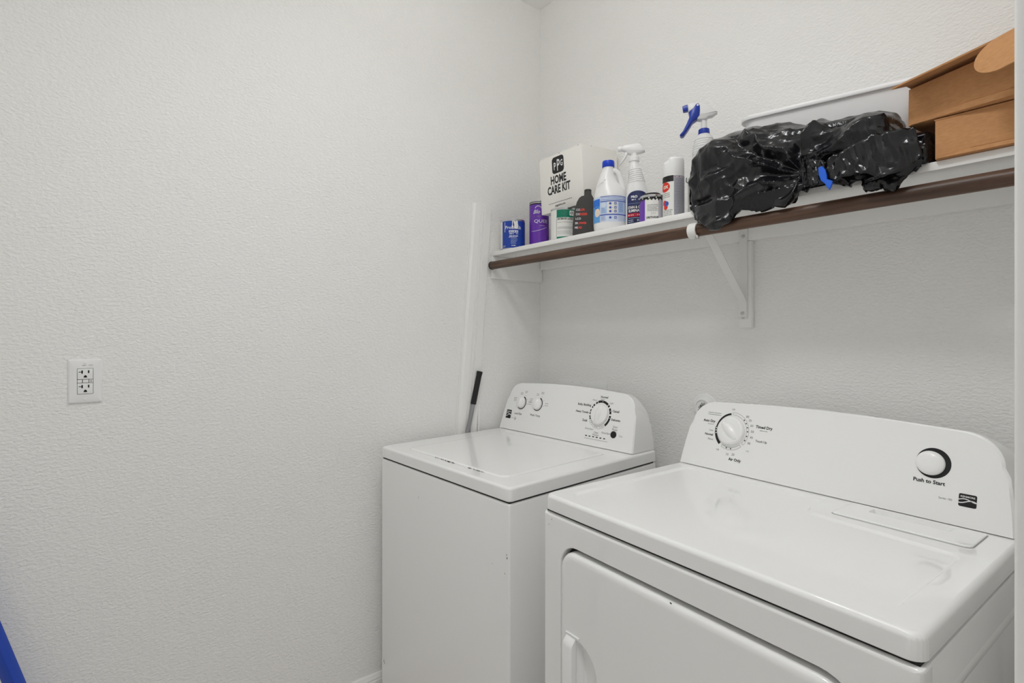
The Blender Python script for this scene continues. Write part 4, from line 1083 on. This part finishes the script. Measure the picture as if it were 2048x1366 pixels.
b = MB(); b.lathe([(0.0030, 0), (0.0030, 0.0008), (0.0005, 0.001)], 14); b.build('pivot_pin', 'spray_white', tr_, loc=(-0.0178, -0.0148, 0.2220), rot=(R(90), 0, 0))

# --- white storage tub
tb = empty('storage_tub', (1.004, -0.178, SZ1 + 0.043), 0, 'white plastic storage tub with rolled rim standing behind the black bag', 'tub')
tb.rotation_euler = (0, R(5.3), 0)
tw, tdp, th_ = 0.455, 0.165, 0.2235
T = lambda L, z: [(x, y, z) for x, y in L]
base = lambda k, r_: rrect(k, tw - k, k * 0.7, tdp - k * 0.7, r_, 8)
b = MB()
b.loft([T(base(0.040, 0.03), 0.0), T(base(0.036, 0.034), 0.004), T(base(0.012, 0.045), th_ - 0.016), T(base(0.011, 0.045), th_ - 0.012), T(base(0.001, 0.050), th_ - 0.011), T(base(0.0, 0.050), th_ - 0.009), T(base(0.0, 0.050), th_ - 0.002), T(base(0.002, 0.049), th_), T(base(0.012, 0.044), th_), T(base(0.0145, 0.043), th_ - 0.006), T(base(0.039, 0.031), 0.004)], True, True)
b.build('tub_body', 'tub_white', tb, autosmooth=35)

# --- cardboard mailer boxes
def bilinear(c00, c10, c11, c01, nu, nv, bulge=0.0):
    a, b_, c_, d_ = map(Vector, (c00, c10, c11, c01)); nn = (b_ - a).cross(d_ - a).normalized()
    vs = []; fs = []
    for j in range(nv + 1):
        for i in range(nu + 1):
            u_, v_ = i / nu, j / nv
            vs.append(a * (1 - u_) * (1 - v_) + b_ * u_ * (1 - v_) + c_ * u_ * v_ + d_ * (1 - u_) * v_ + nn * (bulge * math.sin(PI * u_) * math.sin(PI * v_)))
    for j in range(nv):
        for i in range(nu):
            k = j * (nu + 1) + i; fs.append((k, k + 1, k + nu + 2, k + nu + 1))
    return vs, fs
def sheet(b, c00, c10, c11, c01, th, nu=8, nv=4, bulge=0.0):
    """a bowed cardboard panel with real thickness"""
    vs, fs = bilinear(c00, c10, c11, c01, nu, nv, bulge)
    a, b_, d_ = Vector(c00), Vector(c10), Vector(c01); nn = (b_ - a).cross(d_ - a).normalized() * th
    n0 = len(vs); vs2 = [v_ - nn for v_ in vs]
    ff = list(fs) + [tuple(reversed([i + n0 for i in f])) for f in fs]
    ring = [i for i in range(nu + 1)] + [(nu + 1) * j + nu for j in range(1, nv + 1)] + [(nu + 1) * nv + i for i in range(nu - 1, -1, -1)] + [(nu + 1) * j for j in range(nv - 1, 0, -1)]
    for k in range(len(ring)):
        p_, q_ = ring[k], ring[(k + 1) % len(ring)]
        ff.append((p_, p_ + n0, q_ + n0, q_))
    b.add(vs + vs2, ff)
lz = SZ1 + 0.0008
bx1 = empty('mailer_box', (1.503, -0.293, lz), 0, 'brown cardboard mailer box lying closed on the shelf by the doorway, lower of two', 'box', 'cardboard mailer boxes')
hw = 0.2255; hd = 0.27; hb = 0.0785
b = MB(); b.box(0, hw, 0, hd, 0.0, hb); b.build('box_body', 'cardboard', bx1, bevel=0.0012)
b = MB(); sheet(b, (0.001, -0.0022, 0.001), (hw, -0.0022, 0.001), (hw, -0.0022, 0.0085), (0.05, -0.0022, 0.0085), 0.002, 6, 1); b.build('tuck_flap', 'cardboard', bx1, smooth=False)
b = MB(); b.box(0.0535, hw, -0.0008, 0.0005, 0.0088, 0.0096); b.build('fold_line', 'cardboard_edge', bx1, smooth=False)
b = MB(); sheet(b, (-0.001, -0.001, hb + 0.0005), (hw, -0.001, hb + 0.0005), (hw, hd, hb + 0.0005), (-0.001, hd, hb + 0.0005), 0.002, 6, 4); b.build('lid', 'cardboard', bx1, smooth=False)
uz = lz + hb + 0.0035
bx2 = empty('mailer_box', (1.4575, -0.2865, uz), R(-8), 'brown cardboard mailer box with lid and rounded flap open, upper of two', 'box', 'cardboard mailer boxes')
uw = 0.262; ud = 0.235; uh = 0.0745
b = MB()
th = 0.003
sheet(b, (0, 0, 0), (uw, 0, 0), (uw, -0.034, uh + 0.014), (0.001, 0.0, uh), th, 14, 8, 0.003)
b.build('front_panel', 'cardboard', bx2, autosmooth=30)
b = MB(); b.box(0, uw, 0.001, ud, -0.0002, 0.0028); b.build('bottom_panel', 'cardboard', bx2, bevel=0.0008)
b = MB(); b.box(0.0, 0.003, 0.003, ud, 0.002, uh); b.build('side_panel', 'cardboard', bx2, bevel=0.0008)
b = MB(); b.box(0.0, uw, ud - 0.003, ud, 0.002, uh); b.build('rear_panel', 'cardboard', bx2, bevel=0.0008)
b = MB(); sheet(b, (0.004, -0.002, 0.0005), (uw, -0.0045, 0.0005), (uw, -0.0095, 0.013), (0.062, -0.0045, 0.0105), 0.0022, 8, 1); b.build('tuck_flap', 'cardboard', bx2, smooth=False)
b = MB(); sheet(b, (0.0, ud, uh + 0.004), (uw, ud, uh + 0.004), (uw, -0.020, uh + 0.031), (-0.002, -0.004, uh + 0.0075), 0.003, 10, 8, 0.0); lid = b.build('lid', 'cardboard', bx2, autosmooth=30)
b = MB(); sheet(b, (-0.002, -0.004, uh + 0.0075), (uw, -0.020, uh + 0.031), (uw, -0.080, uh + 0.0165), (-0.006, -0.058, uh - 0.0105), 0.003, 10, 3, 0.002); b.build('front_flap', 'cardboard', lid, autosmooth=30)
b = MB()
ear = []
for i in range(17):
    a = R(95 + 170 * i / 16); ear.append((0.042 * math.cos(a) * 0.95, 0.031 * math.sin(a)))
ear = [(0.085, 0.0312)] + ear + [(0.085, -0.0312)]
b.prism([(q[0], q[1]) for q in reversed(ear)], 'y', -0.0015, 0.0015)
b.build('rounded_flap', 'cardboard', lid, loc=(0.1705, -0.0815, uh - 0.0215), rot=(R(-10), R(-8), R(-10)), autosmooth=30)

# --- black plastic bag
def lerp_tab(tab, x):
    if x <= tab[0][0]: return tab[0][1]
    for (a, va), (b_, vb) in zip(tab, tab[1:]):
        if x <= b_:
            t_ = (x - a) / (b_ - a); t_ = t_ * t_ * (3 - 2 * t_) * 0.5 + t_ * 0.5
            return va + (vb - va) * t_
    return tab[-1][1]
TOP = [(0.930, 1.745), (0.942, 1.795), (0.972, 1.820), (1.012, 1.848), (1.050, 1.856), (1.11, 1.848), (1.17, 1.838), (1.24, 1.818), (1.34, 1.811), (1.397, 1.802), (1.420, 1.785), (1.434, 1.762), (1.450, 1.733), (1.498, 1.732)]
BOT = [(0.930, 1.664), (0.950, 1.660), (0.964, 1.648), (0.980, 1.628), (1.019, 1.602), (1.055, 1.589), (1.074, 1.604), (1.090, 1.619), (1.110, 1.621), (1.170, 1.609), (1.2325, 1.626), (1.262, 1.644), (1.285, 1.650), (1.32, 1.644), (1.345, 1.633), (1.362, 1.640), (1.380, 1.638), (1.400, 1.610), (1.418, 1.625), (1.436, 1.613), (1.466, 1.634), (1.485, 1.653), (1.498, 1.660)]
FRT = [(0.930, -0.255), (0.96, -0.295), (1.0, -0.315), (1.055, -0.330), (1.10, -0.322), (1.20, -0.318), (1.28, -0.312), (1.36, -0.320), (1.43, -0.318), (1.49, -0.300)]
def catmull(pts, m):
    pts = [Vector(p_) for p_ in pts]; n_ = len(pts); seg = []
    for i in range(n_):
        p0_, p1_, p2_, p3_ = pts[i - 1], pts[i], pts[(i + 1) % n_], pts[(i + 2) % n_]
        for k in range(10):
            t_ = k / 10
            seg.append(0.5 * ((2 * p1_) + (p2_ - p0_) * t_ + (2 * p0_ - 5 * p1_ + 4 * p2_ - p3_) * t_ * t_ + (-p0_ + 3 * p1_ - 3 * p2_ + p3_) * t_ ** 3))
    L = [0.0]
    for a, b_ in zip(seg, seg[1:] + seg[:1]): L.append(L[-1] + (b_ - a).length)
    out = []; j = 0
    for i in range(m):
        s_ = L[-1] * i / m
        while L[j + 1] < s_: j += 1
        f_ = (s_ - L[j]) / max(1e-9, L[j + 1] - L[j])
        out.append(seg[j % len(seg)].lerp(seg[(j + 1) % len(seg)], f_))
    return out
NX, NM = 250, 190
PX, PZ = 1.258, 1.690
def tri(t_):
    f_ = t_ - math.floor(t_); return 1 - abs(2 * f_ - 1)
def fold(x, z, y):
    """fold relief: gathers fan out of the pinched spot, plus crumple"""
    dx, dz = x - PX, (z - PZ) * 1.25
    rr = math.hypot(dx, dz); an = math.atan2(dz, dx)
    w_ = noise.noise(Vector((x * 9, z * 9, 3.1))) * 0.55 + noise.noise(Vector((x * 22, z * 22, 7.7))) * 0.22
    k = 8.0 if dx < 0 else 6.0
    ridge = tri(an / PI * k * 0.5 + w_ * (0.9 + 1.4 * rr)) ** 1.6
    amp = 0.024 * min(1.0, rr / 0.06) * (1.0 if rr < 0.2 else max(0.45, 1 - (rr - 0.2) * 3.2))
    v_ = (ridge - 0.45) * amp
    q = Vector((x * 26 + 4, y * 30, z * 30))
    n1 = 1 - abs(noise.noise(q)) * 2
    q2 = Vector((x * 55 + 9, y * 60, z * 70)); n2 = 1 - abs(noise.noise(q2)) * 2
    q3 = Vector((x * 9 + z * 6, y * 14, z * 26 - x * 7)); n3 = 1 - abs(noise.noise(q3)) * 2
    v_ += 0.0035 * (n1 - 0.5) + 0.0012 * (n2 - 0.5) + 0.0085 * (n3 - 0.5)
    v_ -= 0.026 * math.exp(-(rr / 0.035) ** 2)
    # tied-off lump near the left end
    g_ = math.exp(-(((x - 0.985) / 0.012) ** 2 + ((z - 1.735) / 0.03) ** 2)); v_ -= 0.016 * g_
    g_ = math.exp(-(((x - 1.005) / 0.05) ** 2 + ((z - 1.672) / 0.008) ** 2)); v_ -= 0.012 * g_
    return v_
loops = []
x0, x1 = 0.930, 1.498
for i in range(NX + 1):
    t_ = i / NX; x = x0 + (x1 - x0) * t_
    zt, zb_, yf = lerp_tab(TOP, x), lerp_tab(BOT, x), lerp_tab(FRT, x)
    e = 1.0
    if t_ < 0.07: e = math.sqrt(max(0.0, 1 - (1 - t_ / 0.07) ** 2))
    if t_ > 0.98: e = math.sqrt(max(0.0, 1 - ((t_ - 0.98) / 0.02) ** 2))
    e = max(e, 0.02)
    yb_ = -0.205
    hang = zb_ < 1.657
    zf = SZ1 + 0.0025
    zm = (zt + max(zb_, zf)) * 0.5
    ctl = [(yb_, zf), (yb_ - 0.004, zf + (zt - zf) * 0.6), (yb_ - 0.020, zt - 0.006), (-0.248, zt), (yf * 0.5 - 0.14, zt - (zt - zm) * 0.35), (yf, zm), (yf - 0.004, max(zb_ + 0.03, zb_ * 0.6 + zm * 0.4))]
    if hang: ctl += [(yf - 0.001, zb_ + 0.010), (yf + 0.005, zb_), (min(yf + 0.012, -0.2955 if zb_ > 1.615 else -0.3095), zb_ + 0.006), (-0.2925 if zb_ > 1.615 else -0.3080, zf - 0.018 if zb_ < 1.63 else zf - 0.006), (-0.276, zf + 0.001)]
    else: ctl += [(yf + 0.004, zb_ + 0.012), (yf + 0.014, zf + 0.003), (yf + 0.028, zf), (-0.27, zf), (-0.262, zf)]
    ctl += [(-0.240, zf)]
    cen = Vector((-0.255, (zt + zf) / 2 - 0.01))
    sec = catmull(ctl, NM)
    lp_ = []
    for q in sec:
        q = cen + (q - cen) * e
        lp_.append(Vector((x, q.x, q.y)))
    loops.append(lp_)
out = []
for i, L in enumerate(loops):
    row = []
    for j, q in enumerate(L):
        du = loops[min(i + 1, NX)][j] - loops[max(i - 1, 0)][j]; dv_ = L[(j + 1) % NM] - L[j - 1]
        nn = du.cross(dv_)
        nn = nn.normalized() if nn.length > 1e-12 else Vector((0, -1, 0))
        if nn.dot(q - Vector((q.x, -0.255, 1.72))) < 0: nn = -nn
        w_ = 1.0
        if q.z < 1.668 and q.y > -0.296: w_ = 0.0
        elif q.z < 1.70 and q.y > -0.30: w_ = 0.5
        if i < 3 or i > NX - 3: w_ *= 0.3
        if i < 0.07 * NX: w_ *= 0.15 + 0.85 * i / (0.07 * NX)
        if q.z > lerp_tab(TOP, q.x) - 0.022: w_ *= 0.45
        d_ = fold(q.x, q.z, q.y) * w_
        if q.z < 1.66: d_ = max(d_, -0.004)
        qq = q + nn * d_
        if qq.z < 1.6575 and qq.y > -0.2865: qq.y = -0.2865
        if 1.575 < qq.z < 1.618 and qq.y > -0.3080: qq.y = -0.3080
        row.append(qq)
    out.append(row)
bag = empty('trash_bag', (1.20, -0.27, SZ1), 0, 'crumpled glossy black plastic trash bag draped over the shelf edge', 'trash bag')
off = Vector((1.20, -0.27, SZ1))
b = MB(); b.loft([[q - off for q in L] for L in out]); b.build('bag_body', 'bag_black', bag, autosmooth=70)
# loose skirt of the bag's open end
def skirt(pts_top, pts_bot, name, nv=14, seed=0, amp=0.006):
    n_ = 60; vs = []; fs = []
    def along(pl, t_):
        k = t_ * (len(pl) - 1); i = min(int(k), len(pl) - 2); return Vector(pl[i]).lerp(Vector(pl[i + 1]), k - i)
    for i in range(n_ + 1):
        a, c_ = along(pts_top, i / n_), along(pts_bot, i / n_)
        for j in range(nv + 1):
            v_ = j / nv; q = a.lerp(c_, v_)
            f_ = tri(i / n_ * 4.3 + v_ * 0.5 + noise.noise(Vector((i * 0.12, v_ * 2, seed))) * 0.6) ** 1.4
            f2 = noise.noise(Vector((i * 0.25, v_ * 5, seed + 5)))
            q = q + Vector((0, -amp * f_ - 0.003 * f2, 0.002 * f2))
            vs.append(q - off)
    for i in range(n_):
        for j in range(nv):
            k = i * (nv + 1) + j; fs.append((k, k + 1, k + nv + 2, k + nv + 1))
    b = MB(); b.add(vs, fs)
    o = b.build(name, 'bag_black', bag, autosmooth=60)
    md = o.modifiers.new('thickness', 'SOLIDIFY'); md.thickness = 0.0006
    return o
skirt([(1.315, -0.338, 1.690), (1.36, -0.345, 1.706), (1.42, -0.345, 1.722), (1.478, -0.325, 1.722)], [(1.316, -0.345, 1.652), (1.345, -0.348, 1.640), (1.380, -0.348, 1.648), (1.404, -0.348, 1.642), (1.430, -0.345, 1.628), (1.468, -0.330, 1.640), (1.490, -0.318, 1.664)], 'bag_skirt', seed=2)
skirt([(1.268, -0.326, 1.700), (1.285, -0.338, 1.706), (1.318, -0.342, 1.694)], [(1.270, -0.330, 1.650), (1.292, -0.345, 1.642), (1.330, -0.348, 1.640)], 'bag_collar', seed=6, amp=0.004)
# --- blue piece poking out of the bag
bp = MB(); prof = [(0.0, 0.0415), (0.007, 0.0445), (0.013, 0.036), (0.016, 0.024), (0.0165, 0.014), (0.026, 0.009), (0.027, 0.004), (0.0215, -0.010), (0.0165, -0.004), (0.012, 0.006), (0.005, 0.013), (0.001, 0.026)]
pi_ = inset(list(reversed(prof)), 0.0012)
pr = list(reversed(prof))
bp.loft([[(q[0], -0.0035, q[1]) for q in pi_], [(q[0], -0.0023, q[1]) for q in pr], [(q[0], 0.0045, q[1]) for q in pr]])
bo = bp.build('blue_cloth', 'bag_blue', loc=(1.3125, -0.3560, 1.6330), autosmooth=40, rot=(0, 0, R(12)))
tag(bo, 'small bright blue cloth piece poking out of the black bag', 'cloth')
